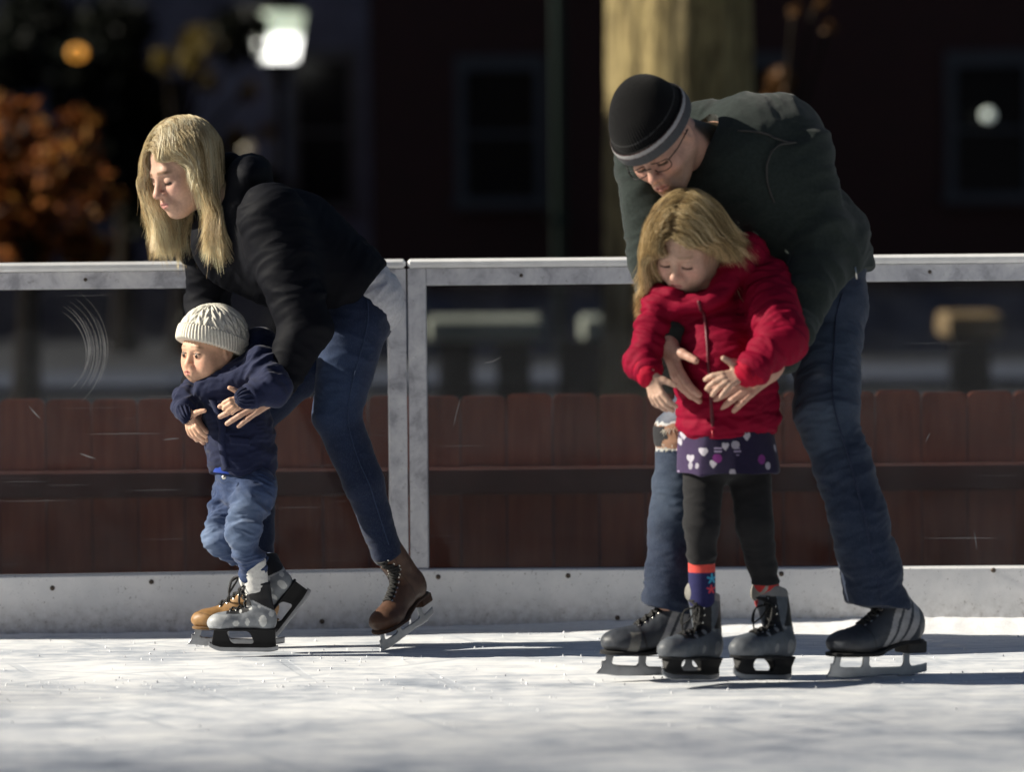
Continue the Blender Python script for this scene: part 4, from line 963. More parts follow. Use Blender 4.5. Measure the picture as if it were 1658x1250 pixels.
    # jacket: quilted body and sleeves, hood behind the neck
    jk = S(); jk.cone(J(398, 385), J(470, 405), r(90), r(92), .04, yy, .62).cone(J(470, 405), J(560, 452), r(92), r(70), .04, yy, 1.45)
    body_b = list(jk.bones)
    jk.cone(shn, eln, r(56), r(44), .035).cone(eln, J(462, 612, -.29), r(43), r(30), .02)
    jk.cone(shf, elf, r(50), r(38), .035).cone(elf, J(322, 625, -.07), r(37), r(28), .02)
    bones = list(jk.bones)
    jk.ell(J(404, 285, .02), A3(r(36), .135, r(40)), basis((.72, 0, -.69), (.69, 0, .72)), .03)
    jk.cone(J(392, 320, -.05), J(380, 400, -.06), r(22), r(22), .025, bone=False).cone(J(340, 330, .09), J(310, 410, .1), r(24), r(20), .025, bone=False)
    jk.cone(J(398, 275, -.05), J(390, 330, -.06), r(22), r(24), .02, bone=False).cone(J(372, 268, .1), J(345, 320, .12), r(22), r(22), .02, bone=False)
    hd = nrm(J(585, 475) - J(450, 375)); jk.cut(J(591, 480), nrm(hd + A3(.1, 0, -.06)), .012)
    jk.ell(hc + B.T @ A3(.02, 0, -.02), A3(.11, .10, .13), B, .01, 's')
    jacket = garment('jacket', jk, .0042, NYLON, me, (.0045, .005, .0078), [dict(bones=bones, amp=.0065, freq=9, lat=.55, warp=.9, ends=((.4, .4), (.4, .5), (.4, 1.3), (1.4, .9), (.4, 1.3), (1.3, .9))), dict(bones=bones, amp=.0022, freq=30, seed=8)], dict(bones=bones, pitch=.030, depth=.0009))
    cuff = S().cone(J(462, 610, -.29), J(452, 628, -.295), r(25), r(23), .005); garment('cuff', cuff, .003, COTTON, jacket, (.008, .008, .01), [dict(amp=.002, freq=80)])
    hem = None
    # hair
    cs = S(); cs.ops = [jk.ops[0], jk.ops[1]] + jk.ops[2:3] + jk.ops[6:8]
    line = lambda x, y, z: np.where(z > .0, (z - .060) * .9 + (-.012 - (x - .070)) * .9 + np.abs(y)*.25, -.020 - x - .3*z)
    Pth, lock, q = hair_strands(hc, B, hs, 21000, .33, 4, line, [(jk, .004)], (-.02, -.03, 0), .0, .016, .60, .0135, front=(.016, .088), clump=.32, side=.082, back=(-.85, -.12), zcut=(J(300, 402)[2], J(300, 398)[2], .015), mess=.05)
    hair_obj('hair', Pth, lock, q, [(.36, .25, .11), (.78, .61, .35), (.92, .79, .50), (.97, .90, .68)], me, .00056)
    # skates: one pair in two tones, sunlit tan flat on the ice, shaded brown trailing on its toe
    me['tongue'] = (.22, .12, .05)
    def bc(x, y, z, N):
        c = np.tile(A3(.30, .165, .062), (len(x), 1)); c *= (1 + .3*noise(np.stack([x*9, y*9, z*9], 1)))[:, None]
        st = (np.abs(z - .07 - .25*np.maximum(0, x-.5)) < .006); c[st] *= .6; return c
    def bc2(x, y, z, N):
        c = np.tile(A3(.085, .042, .025), (len(x), 1)); c *= (1 + .35*noise(np.stack([x*8, y*8, z*8], 1)))[:, None]  # same suede as the other boot, its shade painted into the colour
        st = (np.abs(x - .30 - .25*z) < .006); c[st] *= .6; return c
    skate(me, J(305, 1044, 0), J(459, 1044.5, .02), uz, 'figure', bc, shaft_to=J(414, 915, .02), seed=2, label='suede skate boot in its sunlit tan flat on the ice')
    skate(me, J(622, 1053, -.10), J(697, 1000, .10), A3(-.22, -.15, .95), 'figure', bc2, shaft_to=J(626, 890, -.02), seed=3, label='suede skate boot painted in its shaded brown up on its toe', laces=11, bows=False, grow=1.14, tongue=False)
    return me
woman = build_woman()
# ------------------------------------------------------------------ the toddler
def knit_hat(name, c, B, s, dom, cen, tilt, band, parent, colfn, ribs=64, cables=True, lift=1.0, peak=0.0):
    """dome over the cranium with a turned-up band; tilt: local normal of the brim plane, cen: local point on it"""
    W = lambda v: c + s * (B.T @ np.asarray(v, float)); n = B.T @ nrm(tilt); p = W(cen)
    d = S(); d.ell(W((-.014, 0, .034)), s * np.array(dom), B, .0)
    if peak: d.ell(W((-.03, 0, .034 + dom[2]*.55)), s * np.array(dom) * A3(.62, .62, .55), B, .03)
    d.cut(p, -n, .004)
    bd = S(); bd.ell(W((-.014, 0, .034)), s * (np.array(dom) + .006), B, 0); 
    bd.cut(p - n * .002, -n, .004); bd.cut(p + n * band, n, .006)
    def uv(V):
        L = (V - W((-.014, 0, .034))) @ B.T; return np.arctan2(L[:, 1], L[:, 0]), L[:, 2] / s, (V - p) @ n
    V, F = polygonise(d, .0022); V = smooth(V, F, 1); N = vnormals(V, F); az, z, hh = uv(V)
    if cables:
        ph = az * 11 / 1.0; cab = np.abs(np.sin(ph)); tw = np.sin(hh * 260 + np.sign(np.sin(ph)) * 2.2 * np.sin(2*ph))
        V = V + N * (.0042 * cab**.7 + .0016 * tw * (cab > .35) - .0022)[:, None] * sstep(.0, .012, hh)[:, None]
    else: V = V + N * (.0006 * np.sin(az * 90))[:, None]
    hat = mesh_obj(name, V, F, KNIT, parent, None, colfn(hh, az))
    V, F = polygonise(bd, .0020); V = smooth(V, F, 1); N = vnormals(V, F); az, z, hh = uv(V)
    V = V + N * ((.0013 if cables else .0006) * np.sin(az * ribs))[:, None]
    mesh_obj('brim', V, F, KNIT, hat, None, colfn(hh, az)); return hat
def build_baby():
    Y0 = 11.58; J, r = maker(Y0, FPX / 11.58); uz = A3(0, 0, 1); yy = A3(0, 1, 0)
    hs = .84; B = basis((-.72, -.68, -.12), (-.04, -.10, .99)); hc = J(341, 564, -.02); kid = 1.0
    shn, eln, wrn = J(425, 592, -.10), J(440, 628, -.17), J(402, 643, -.20)
    shf, elf, wrf = J(328, 628, .02), J(296, 650, -.04), J(303, 668, -.10)
    hipn, knn, ann = J(414, 792, -.06), J(394, 862, -.10), J(411, 936, -.06)
    hipf, knf, anf = J(374, 800, .03), J(356, 872, -.02), J(428, 915, .08)
    sd = S(); head_parts(sd, hc, B, hs, kid)
    nb = J(368, 628, .01); sd.cone(hc + B.T @ A3(-.02, 0, -.05), nb, .038, .045, .03, bone=False)
    sd.cone(nb, J(393, 740), .05, .055, .05, bone=False).cone(J(393, 740), J(394, 790), .055, .055, .05, bone=False)
    for a, e, w in ((shn, eln, wrn), (shf, elf, wrf)): sd.cone(nb, a, .03, .024, .02, bone=False).cone(a, e, .022, .02, .02, bone=False).cone(e, w, .017, .014, .01, bone=False)
    for h_, k_, a_ in ((hipn, knn, ann), (hipf, knf, anf)): sd.cone(h_, k_, .035, .028, .04, bone=False).cone(k_, a_, .024, .018, .03, bone=False)
    hand_parts(sd, wrn, A3(-.88, -.15, -.42), A3(.1, .98, -.2), uz, .101, (.55, .6, .6, .6), .12, .2, A3(-.7, -.2, .55), 1.25)
    hand_parts(sd, wrf, A3(.30, -.30, -.90), A3(.45, .85, .1), A3(1, 0, .3), .101, (.30, .35, .4, .4), .25, .2, A3(.5, -.3, .25), 1.25)
    V, F = polygonise(sd, .0024); V = smooth(V, F, 1, .35)
    col = np.tile(A3(.66, .40, .27), (len(V), 1)) * (1 + .04*noise(V*9))[:, None]
    col = head_paint(V, col, hc, B, hs, kid, (.18, .10, .06), (.55, .20, .17), (.70, .30, .22), (.10, .06, .03), None, 'open', lambda x, y, z: np.where(z > -.02, z - .052, -.06 - x))
    base = A3(J(400, 1056)[0], Y0, 0); me = mesh_obj('person', V, F, SKIN, None, base, col)
    tag(me, 'toddler in white cable knit hat, navy coat and faded jeans on skates', 'person'); me['tongue'] = (.62, .62, .58)
    for y in (-1, 1): eye(hc, B, hs, y, B.T @ A3(1, .10, -.16), me)
    knit_hat('knit_hat', hc, B, hs, (.121, .104, .108), (0, 0, .002), (-.42, 0, .90), .042, me, lambda h, az: np.tile(A3(.70, .67, .58), (len(h), 1)) * (1 + .05*np.sin(az*40))[:, None], 66)
    # jeans, rucked up over the skates
    jn = S(); jn.cone(J(396, 775), J(396, 800), r(47), r(42), .02, yy, 1.1).cone(hipn, knn, r(35), r(27), .015).cone(knn, J(410, 929, -.06), r(27), r(21.5), .012).cone(hipf, knf, r(32), r(26), .015).cone(knf, anf, r(26), r(20), .012)
    def jcol(V, col, N):
        f = .9*np.exp(-((V - (hipn*.45+knn*.55) - A3(-.02, -.05, 0))**2).sum(1)/.055**2) + np.exp(-((V - knf - A3(-.03, -.02, 0))**2).sum(1)/.05**2) + .8*np.exp(-((V - knn - A3(-.02, -.04, -.03))**2).sum(1)/.045**2)
        return col + f[:, None] * A3(.10, .13, .17) + np.maximum(0, noise(V*45))[:, None]*.03
    jeans = garment('jeans', jn, .0030, DENIM, me, (.022, .041, .105), [dict(amp=.0085, freq=22, lat=.38, warp=.8, ends=((.4, .5), (.7, 1.3), (1.3, 1.0), (.7, 1.3), (1.3, 1.0))), dict(amp=.003, freq=60, seed=5)], colfn=jcol)
    bt = MB().lathe([(.0065, 0), (.0065, .002), (.003, .004)], sides=12); bt.build('button', HOOK, jeans, None, True, Matrix.Translation(J(363, 773, -.095)) @ Matrix.Rotation(R(90), 4, 'X'))
    # socks showing above the boots
    so_ = S(); so_.cone(J(410, 912, -.06), J(414, 952, -.055), r(21), r(21), .004); garment('sock', so_, .003, COTTON, me, (.62, .62, .60), [dict(amp=.001, freq=60)])
    # shirt hem
    s_ = S(); s_.cone(J(390, 740, -.005), J(392, 765, -.005), r(50), r(50), .01, yy, 1.05); s_.cut(J(392, 766), A3(-.05, 0, -1), .004); garment('shirt', s_, .003, COTTON, me, (.015, .05, .32))
    jk = S(); jk.cone(J(376, 645), J(388, 705), r(54), r(54), .03, yy, 1.1).cone(J(388, 705), J(393, 745), r(54), r(56), .02, yy, 1.1)
    jk.cone(shn, eln, r(31), r(30), .02).cone(eln, J(412, 640, -.19), r(29), r(21), .015)
    jk.cone(shf, elf, r(25), r(20), .02).cone(elf, J(300, 664, -.085), r(20), r(17), .015)
    bones = list(jk.bones)
    jk.cone(J(335, 630, -.06), J(395, 610, -.08), r(20), r(28), .02, bone=False).cone(J(395, 612, -.06), J(420, 572, .03), r(26), r(32), .02, bone=False).ell(J(422, 560, .05), A3(r(28), .07, r(30)), None, .02)
    jk.cut(J(392, 768), nrm(A3(-.05, 0, -1)), .008); jk.ell(hc + B.T @ A3(.0, 0, .0), A3(.092, .082, .100), B, .006, 's')
    jacket = garment('jacket', jk, .0032, COTTON, me, (.0095, .014, .045), [dict(bones=bones, amp=.0085, freq=20, lat=.45, warp=.7, ends=((.5, .6), (.6, .7), (1, 1.5), (1.4, 1), (1, 1.4), (1.4, 1))), dict(bones=bones, amp=.0025, freq=52, seed=3)])
    for a_, b_, ra in ((J(409, 642, -.193), J(397, 644, -.203), 19), (J(300, 664, -.085), J(303, 673, -.10), 15.5)):
        cf = S().cone(a_, b_, r(ra), r(ra - 2), .004); V, F = polygonise(cf, .0022); N = vnormals(V, F); ax = nrm(b_ - a_); e1 = nrm(np.cross(ax, [0.2, .9, .1])); e2 = np.cross(ax, e1); an = np.arctan2((V - a_) @ e1, (V - a_) @ e2); V = V + N * (.0022*np.sin(an*14))[:, None]
        mesh_obj('cuff', V, F, COTTON, jacket, None, np.tile(A3(.0085, .013, .042), (len(V), 1)))
    # front placket and pocket flap lie on the coat
    pts = [jk.project(J(x, y, -.14)[None])[0] for x, y in ((336, 655), (345, 690), (341, 720), (345, 750), (352, 764))]
    pts = spline(pts, 24); pts = jk.project(pts); V = []; 
    for p_ in pts: n_ = jk.grad(p_[None])[0]; sx = nrm(np.cross(n_, uz)); V += [p_ - sx*.011 + n_*.001, p_ - sx*.009 + n_*.007, p_ + sx*.009 + n_*.007, p_ + sx*.011 + n_*.001]
    mesh_obj('placket', V, [(4*i+j, 4*i+j+1, 4*i+j+5, 4*i+j+4) for i in range(23) for j in range(3)], COTTON, jacket, None, np.tile(A3(.010, .015, .048), (len(V), 1)))
    V = []; nx, ny = 14, 8
    for iy in range(ny):
        for ix in range(nx):
            p_ = jk.project(J(358 + 62*ix/(nx-1), 706 + 1.5*ix/(nx-1) + 18*iy/(ny-1), -.16)[None], 8)[0]; n_ = jk.grad(p_[None])[0]; e_ = min(ix, nx-1-ix, iy*2, (ny-1-iy)); V.append(p_ + n_*(.0062 if e_ > 0 else -.002))
    mesh_obj('pocket_flap', V, [(iy*nx+ix, (iy+1)*nx+ix, (iy+1)*nx+ix+1, iy*nx+ix+1) for iy in range(ny-1) for ix in range(nx-1)], COTTON, jacket, None, np.tile(A3(.010, .0145, .047), (nx*ny, 1)))
    rs = np.random.RandomState(5)
    def bc(x, y, z, N):
        c = np.tile(A3(.20, .215, .235), (len(x), 1)); dk = (z > .25 + .5*(x - .05)) & (x < .55) & (z > .25); c[dk] = (.016, .016, .018)
        dk2 = (np.abs(y) < .11) & (z > .17) & (x > .28) & (x < .72); c[dk2] = (.02, .02, .022)
        toe = (x > .80 - .5*z) & (z < .20); c[toe] = (.33, .345, .36); 
        for (a, b, ra, rb) in ((.20, .12, .055, .085), (.42, .10, .03, .06), (.58, .08, .045, .045), (.38, .30, .026, .028), (.52, .25, .022, .024), (.25, .33, .028, .028), (.08, .22, .04, .04)):
            c[(((x-a)/ra)**2 + ((z-b)/rb)**2 < 1) & ~dk & (np.abs(N[:, 1]) > .3)] = (.52, .53, .52)
        c[(z > .86)] = (.40, .40, .39); c[(np.abs(z - .25 - .5*(x - .05)) < .014) & (x < .35)] = (.40, .41, .42); return c
    skate(me, J(337, 1055, -.06), J(448, 1056, -.06), uz, 'kid', bc, shaft_to=J(413, 945, -.055), seed=4, laces=7, h0=.33, toe=1.1, label='grey spotted skate flat on the ice')
    skate(me, J(441, 1043, .02), J(505, 960, .05), A3(-.62, -.1, .55), 'kid', bc, shaft_to=J(428, 906, .075), seed=5, laces=7, bows=False, h0=.33, toe=1.1, label='grey spotted skate trailing with heel raised')
    return me
toddler = build_baby()
# ------------------------------------------------------------------ the man
def build_man():
    Y0 = 10.90; J, r = maker(Y0, FPX / 10.90); uz = A3(0, 0, 1); yy = A3(0, 1, 0)
    hs = 1.04; B = basis((-.30, -.72, -.62), (-.50, -.36, .78)); hc = J(1065, 226, -.14)
    shn, eln, wrn = J(1297, 240, -.02), J(1328, 420, -.05), J(1246, 600, -.28)
    shf, elf, wrf = J(1048, 262, .0), J(1062, 420, -.05), J(1082, 560, -.22)
    hipn, knn, ann = J(1338, 500, .06), J(1338, 665, -.10), J(1422, 965, -.12)
    hipf, knf, anf = J(1262, 510, .12), J(1108, 705, -.02), J(1084, 985, -.06)
    sd = S(); head_parts(sd, hc, B, hs)
    nb = J(1184, 250, .03); sd.cone(hc + B.T @ A3(-.035, 0, -.03), nb, .071, .060, .03, bone=False)
    sd.cone(nb, J(1330, 420, .08), .09, .09, .05, bone=False).cone(J(1330, 420, .08), J(1320, 490, .09), .08, .08, .05, bone=False)
    for a, e, w in ((shn, eln, wrn), (shf, elf, wrf)): sd.cone(nb, a, .05, .04, .03, bone=False).cone(a, e, .04, .034, .02, bone=False).cone(e, w, .032, .027, .02, bone=False)
    for h_, k_, a_ in ((hipn, knn, ann), (hipf, knf, anf)): sd.cone(h_, k_, .06, .046, .04, bone=False).cone(k_, a_, .042, .03, .03, bone=False)
    hand_parts(sd, wrn, A3(-.82, -.10, -.50), A3(-.1, .95, -.3), A3(-.3, 0, 1), .172, (.10, .18, .18, .16), .24, .05, A3(-.93, -.1, .30), 1.12)
    hand_parts(sd, wrf, A3(.28, -.25, -.92), A3(.9, .35, .15), A3(.6, -.6, .2), .172, (.20, .22, .25, .25), .12, .1, None, 1.12)
    V, F = polygonise(sd, .0032); V = smooth(V, F, 1, .35)
    col = np.tile(A3(.50, .29, .215), (len(V), 1)) * (1 + .06*noise(V*9))[:, None]
    col = head_paint(V, col, hc, B, hs, 0, (.06, .04, .025), (.40, .17, .15), (.55, .25, .20), (.05, .035, .02), (.16, .10, .06), 'down', lambda x, y, z: np.where(z > -.03, z - .06, -.055 - x))
    base = A3(J(1290, 1095)[0], Y0, 0); me = mesh_obj('person', V, F, SKIN, None, base, col)
    tag(me, 'man in black striped beanie and dark green fleece stooping over the girl', 'person'); me['tongue'] = (.03, .03, .032)
    def hcol(h, az):
        c = np.tile(A3(.005, .005, .0055), (len(h), 1)); c[h < .026] = (.070, .073, .080); c[(h > .026) & (h < .036)] = (.32, .32, .325); c[(h > .036) & (h < .0375)] = (.05, .012, .012); c[(h > .0248) & (h < .026)] = (.07, .015, .015); c[(h > .056) & (h < .0585)] = (.04, .04, .042); return c
    knit_hat('beanie', hc, B, hs, (.119, .100, .113), (0, 0, .022), (.12, 0, .99), .040, me, hcol, 110, False, peak=1.0)
    # thin framed glasses
    W = lambda x, y, z: hc + hs * (B.T @ np.array([x, y, z])); gm = MB()
    for sg in (-1, 1):
        sq = lambda v: math.copysign(abs(v)**.5, v); rim = [W(.106 - .012*abs(math.cos(a_)) , sg*.034 + .026*sq(math.cos(a_)), -.014 + .0135*sq(math.sin(a_))) for a_ in np.linspace(0, 2*math.pi, 26)]; gm.tube(rim, .0014, 6, False)
        gm.tube([W(.094, sg*.058, -.008), W(.06, sg*.078, -.004), W(-.01, sg*.084, -.004)], .0016, 6)
    gm.tube([W(.106, -.010, -.010), W(.110, 0, -.007), W(.106, .010, -.010)], .0014, 6); gm.build('glasses', BLACKP, me, None, True)
    # jeans
    jn = S(); jn.ell(J(1335, 485, .08), A3(r(66), .155, r(58)), None, .04); jn.cone(J(1342, 440, .08), J(1335, 500, .08), r(60), r(58), .03, yy, 1.2)
    jn.cone(hipn, knn, r(64), r(51), .03).cone(knn, J(1388, 830, -.13), r(50), r(45), .02).cone(J(1388, 830, -.13), J(1424, 982, -.10), r(45), r(49), .02)
    jn.cone(hipf, knf, r(64), r(48), .03).cone(knf, J(1094, 850, -.05), r(46), r(42), .02).cone(J(1094, 850, -.05), J(1082, 1000, -.05), r(42), r(44), .02)
    jn.cut(J(1424, 978, -.10), nrm(A3(.12, 0, -1)), .004) if False else None
    def hemcut(X): return np.where(X[:, 0] > J(1255, 900)[0], -(X[:, 2] - J(1424, 974)[2] + .12*(X[:, 0] - J(1424, 974)[0])), -(X[:, 2] - J(1082, 984)[2] + .30*(X[:, 0] - J(1082, 984)[0]))) * .9
    jn.fn(hemcut, 'i', .004)
    kp = knf + A3(-.045, -.06, 0)
    def jcol(V, col, N):
        f = np.exp(-((V - (hipn*.55+knn*.45) - A3(-.03, -.10, 0))**2).sum(1)/.12**2)*.6 + .8*np.exp(-((V - knn - A3(-.05, -.08, -.02))**2).sum(1)/.10**2) + .6*np.exp(-((V - knf - A3(-.03, -.07, -.14))**2).sum(1)/.09**2)
        col = col + f[:, None]*A3(.045, .06, .075) + np.maximum(0, noise(V*40))[:, None]*.008
        w = np.exp(-((V - J(1322, 598, -.16))**2).sum(1)/.018**2); col = col*(1-w[:, None]) + w[:, None]*A3(.42, .42, .44)       # worn-through patch
        d = V - kp; q = np.maximum(np.abs(d[:, 0])/.085, np.maximum(np.abs(d[:, 2])/.030, np.abs(d[:, 1])/.09)) + .22*noise(V*60); 
        col[(q < 1.22)] = (.36, .36, .35); col[q < 1.0] = (.26, .145, .09); col[(q < .92) & (d[:, 0] + .3*noise(V*35)*.06 < -.012)] = (.012, .011, .012); up = np.exp(-((V - kp - A3(0, 0, .07))**2).sum(1)/.05**2); col += up[:, None]*A3(.16, .17, .18)*(q > 1.0)[:, None]  # torn knee: skin tone darkened for shade, dark hole painted beside it
        sm = np.abs(((V - knn) @ nrm(A3(1, .35, .25))) - .018); return col
    jeans = garment('jeans', jn, .0040, DENIM, me, (.013, .022, .047), [dict(amp=.0065, freq=11, lat=.5, warp=.8, ends=((.6, .6), (.7, .8), (1.2, .8), (.8, 1.4), (.8, 1), (1.2, .8), (.8, 1.2))), dict(amp=.0025, freq=40, seed=2)], colfn=jcol)
    # outer seam and frayed threads of the torn knee
    pts = [J(*p_) for p_ in ((1376, 470, -.10), (1360, 560, -.2), (1352, 650, -.2), (1376, 740, -.2), (1402, 850, -.2), (1428, 970, -.2))]; pts = jn.project(spline(pts, 60), 6); nn = jn.grad(pts)
    MB().tube(pts + nn*.0035, .0022, 6).build('seam', DENIM, jeans, None, True).data.color_attributes.new('Col', 'FLOAT_COLOR', 'POINT').data.foreach_set('color', np.tile(np.array([.012, .02, .05, 1], np.float32), 360))
    rr = np.random.RandomState(2); pth = []
    for i in range(60):
        z = rr.choice([-1, 1]) * .031 + rr.normal()*.004; x0 = kp + A3(rr.uniform(-.07, .05), -.05, z); x0 = jn.project(x0[None], 5)[0] + jn.grad(x0[None])[0]*.005; d_ = nrm(A3(rr.normal(), rr.normal()*.3 - .3, -np.sign(z)*1.0 + rr.normal()*.8)); L_ = rr.uniform(.004, .014)
        pth.append([x0 + d_*L_*q + A3(0, 0, -.3*L_*q*q) for q in np.linspace(0, 1, 6)])
    V, F = strands_mesh(np.array(pth), np.full(60, .0008)); mesh_obj('frayed_threads', V, F, COTTON, jeans, None, np.tile(A3(.6, .58, .5), (len(V), 1)))
    # fleece
    jk = S(); jk.cone(J(1232, 242, .05), J(1254, 236, .06), r(92), r(85), .05, yy, 1.1).cone(J(1142, 204, .10), J(1236, 240, .07), r(44), r(88), .03).cone(J(1068, 305, .09), J(1215, 285, .07), r(58), r(92), .04); b0 = list(jk.bones)
    jk.cone(J(1205, 265, .03), J(1318, 400, .09), r(100), r(88), .05, yy, 1.2).cone(J(1318, 400, .09), J(1345, 436, .09), r(86), r(74), .04, yy, 1.3)
    jk.cut(J(1352, 455), nrm(A3(.30, 0, -1)), .010)
    jk.cone(shn - A3(.01, 0, .008), eln, r(56), r(44), .04).cone(eln, J(1262, 572, -.24), r(47), r(34), .025)
    jk.cone(shf, elf, r(54), r(44), .04).cone(elf, J(1078, 545, -.19), r(42), r(32), .025)
    bones = list(jk.bones)
    jk.cone(J(1166, 190, .01), J(1160, 262, -.06), r(20), r(22), .02, bone=False)
    jk.ell(hc + B.T @ A3(.0, 0, -.01), A3(.118, .098, .13), B, .008, 's'); jk.cone(hc + B.T @ A3(-.02, 0, -.02), J(1130, 214, -.05), .074, .064, .004, op='s')
    jacket = garment('fleece_jacket', jk, .0045, FLEECE, me, (.021, .028, .026), [dict(bones=bones, amp=.012, freq=8.5, lat=.5, warp=.8, ends=((.4, .4), (.5, .6), (.7, .9), (.6, 1.5), (1.5, 1), (.6, 1.3), (1.3, 1))), dict(bones=bones, amp=.003, freq=24, seed=6)])
    for pl_ in (((1322, 208), (1292, 216), (1266, 250), (1256, 300), (1262, 345)), ((1180, 166), (1225, 176), (1270, 188), (1312, 208))):
        sp = jk.project(spline([J(x, y, -.22) for x, y in pl_], 40), 8); sn = jk.grad(sp); MB().tube(sp + sn*.0045, .0026, 6).build('seam', SOLE, jacket, None, True)
    zp = MB().tube([J(1384, 432, -.06), J(1387, 452, -.06)], .003, 6); zp.build('zip_pull', HOOK, jacket, None, True)
    def bc(x, y, z, N):
        c = np.tile(A3(.040, .045, .055), (len(x), 1)); q = x - .30 + .42*(z - .2)
        for q0, w_ in ((-.075, .036), (.025, .036), (.12, .030)):
            c[(np.abs(q - q0) < w_) & (z > .02) & (z < .50) & (np.abs(N[:, 1]) > .25)] = (.30, .30, .31)
        c[(np.abs(y) < .07) & (z > .20) & (x > .35) & (x < .66)] = (.028, .03, .034); c[(z < .05)] = (.02, .021, .024); c[np.abs(x - .60 - .3*z) < .010] = (.02, .02, .024); return c
    me['tongue'] = (.03, .032, .036)
    skate(me, J(1339, 1098, -.22), J(1498, 1091, -.04), uz, 'figure', bc, shaft_to=J(1426, 955, -.09), seed=6, laces=9, bows=False, width=1.12, toe=.98, label='dark grey skate with three pale stripes at the heel', name='ice_skate')
    def bc2(x, y, z, N):
        c = bc(x, y, z, N); c[(x > .70 - .2*z) & (x < .80 - .2*z) & (z < .18)] = (.14, .14, .13); return c
    skate(me, J(967, 1092, -.12), J(1150, 1094, -.02), uz, 'figure', bc2, shaft_to=J(1092, 955, -.05), seed=7, laces=9, bows=False, width=1.1, toe=1.0, label='dark grey skate with pale toe panel behind the skates of the girl')
    return me
man = build_man()
# ------------------------------------------------------------------ the girl
def build_girl():
    Y0 = 10.72; J, r = maker(Y0, FPX / 10.72); uz = A3(0, 0, 1); yy = A3(0, 1, 0)
    hs = .93; B = basis((-.36, -.74, -.57), (-.12, -.50, .84)); hc = J(1110, 394, -.02); kid = .6
    shn, eln, wrn = J(1238, 460, .04), J(1267, 549, -.13), J(1208, 603, -.19)
    shf, elf, wrf = J(1075, 492, .0), J(1038, 582, -.05), J(1052, 607, -.12)
    hipa, kna, ana = J(1140, 745, .03), J(1136, 850, -.02), J(1134, 965, .0)
    hipb, knb, anb = J(1212, 745, .05), J(1222, 850, .0), J(1240, 960, .04)
    sd = S(); head_parts(sd, hc, B, hs, kid)
    nb = J(1150, 455, .05); sd.cone(hc + B.T @ A3(-.03, 0, -.04), nb, .044, .05, .03, bone=False)
    sd.cone(nb, J(1172, 640, .03), .06, .065, .05, bone=False).cone(J(1172, 640, .03), J(1178, 740, .04), .065, .06, .05, bone=False)
    for a, e, w in ((shn, eln, wrn), (shf, elf, wrf)): sd.cone(nb, a, .036, .028, .02, bone=False).cone(a, e, .027, .024, .02, bone=False).cone(e, w, .023, .02, .01, bone=False)
    for h_, k_, a_ in ((hipa, kna, ana), (hipb, knb, anb)): sd.cone(h_, k_, .036, .028, .04, bone=False).cone(k_, a_, .027, .02, .03, bone=False)
    hand_parts(sd, wrn, A3(-.86, -.28, -.30), A3(.0, .85, -.5), A3(-.3, 0, 1), .122, (.34, .40, .35, .20), .55, .25, A3(-.60, -.3, .70), 1.2)
    hand_parts(sd, wrf, A3(.30, -.25, -.92), A3(.55, .80, .15), A3(.8, -.4, .3), .122, (.32, .38, .42, .45), .25, .2, None, 1.2)
    V, F = polygonise(sd, .0027); V = smooth(V, F, 1, .35)
    col = np.tile(A3(.54, .35, .26), (len(V), 1)) * (1 + .04*noise(V*9))[:, None]
    HL = lambda x, y, z: np.where(z > -.02, (z - .048) * .9 + (-.012 - (x - .070)) * .9 + np.abs(y)*.3, -.050 - x)
    col = head_paint(V, col, hc, B, hs, kid, (.26, .17, .09), (.55, .22, .20), (.70, .34, .28), (.26, .18, .09), None, 'down', HL)
    base = A3(J(1180, 1100)[0], Y0, 0); me = mesh_obj('person', V, F, SKIN, None, base, col)
    tag(me, 'small fair haired girl in red padded jacket and spotted purple skirt looking down', 'person'); me['tongue'] = (.24, .23, .21)
    # leggings and socks
    lg = S(); lg.ell(J(1175, 742, .04), A3(r(60), .10, r(40)), None, .03); lg.cone(hipa, kna, r(36), r(28), .02).cone(kna, J(1136, 915, .0), r(28), r(23), .015).cone(hipb, knb, r(36), r(30), .02).cone(knb, J(1240, 950, .035), r(29), r(22), .015)
    def lcut(X): return np.where(X[:, 0] < J(1185, 900)[0], J(1136, 914)[2] - X[:, 2], J(1240, 948)[2] - X[:, 2] + .0)
    lg.fn(lcut, 'i', .003)
    garment('leggings', lg, .0032, COTTON, me, (.012, .012, .0135), [dict(amp=.003, freq=22, ends=((.3, 1), (1, 1.6), (.3, 1), (1, 1.6)))])
    for (a_, b_, ra, nm) in ((J(1136, 905, 0), J(1137, 972, 0), 22, 0), (J(1240, 940, .035), J(1242, 972, .04), 21, 1)):
        sk_ = S().cone(a_, b_, r(ra), r(ra), .004)
        def scol(V, col, N):
            col[:] = (.020, .020, .085)
            if nm == 0:
                col[V[:, 2] > J(1136, 926)[2]] = (.62, .075, .06)
                for (px, py, c_, s_) in ((1153, 938, (.05, .38, .60), 9), (1152, 955, (.65, .06, .08), 8)):
                    q = V - J(px, py, -.035); an = np.arctan2(q[:, 2], q[:, 0]); ra_ = np.hypot(q[:, 0], q[:, 2]); col[(ra_ < r(s_) * (.62 + .38*np.cos(5*(an - math.pi/2)))) & (N[:, 1] < .3)] = c_
            else: col[:] = (.45, .04, .04)
            return col
        garment('sock', sk_, .0018, COTTON, me, (.02, .02, .085), colfn=scol)
    # skirt
    sk = S(); sk.cone(J(1176, 690, .03), J(1180, 764, .03), r(76), r(84), .01, yy, 1.05); sk.cut(J(1180, 766, 0), A3(.0, 0, -1), .003); sk.cut(J(1180, 690, 0), A3(0, 0, 1), .003)
    sk.cone(J(1180, 735, .03), J(1180, 800, .03), r(58), r(80), .004, yy, 1.05, op='s')
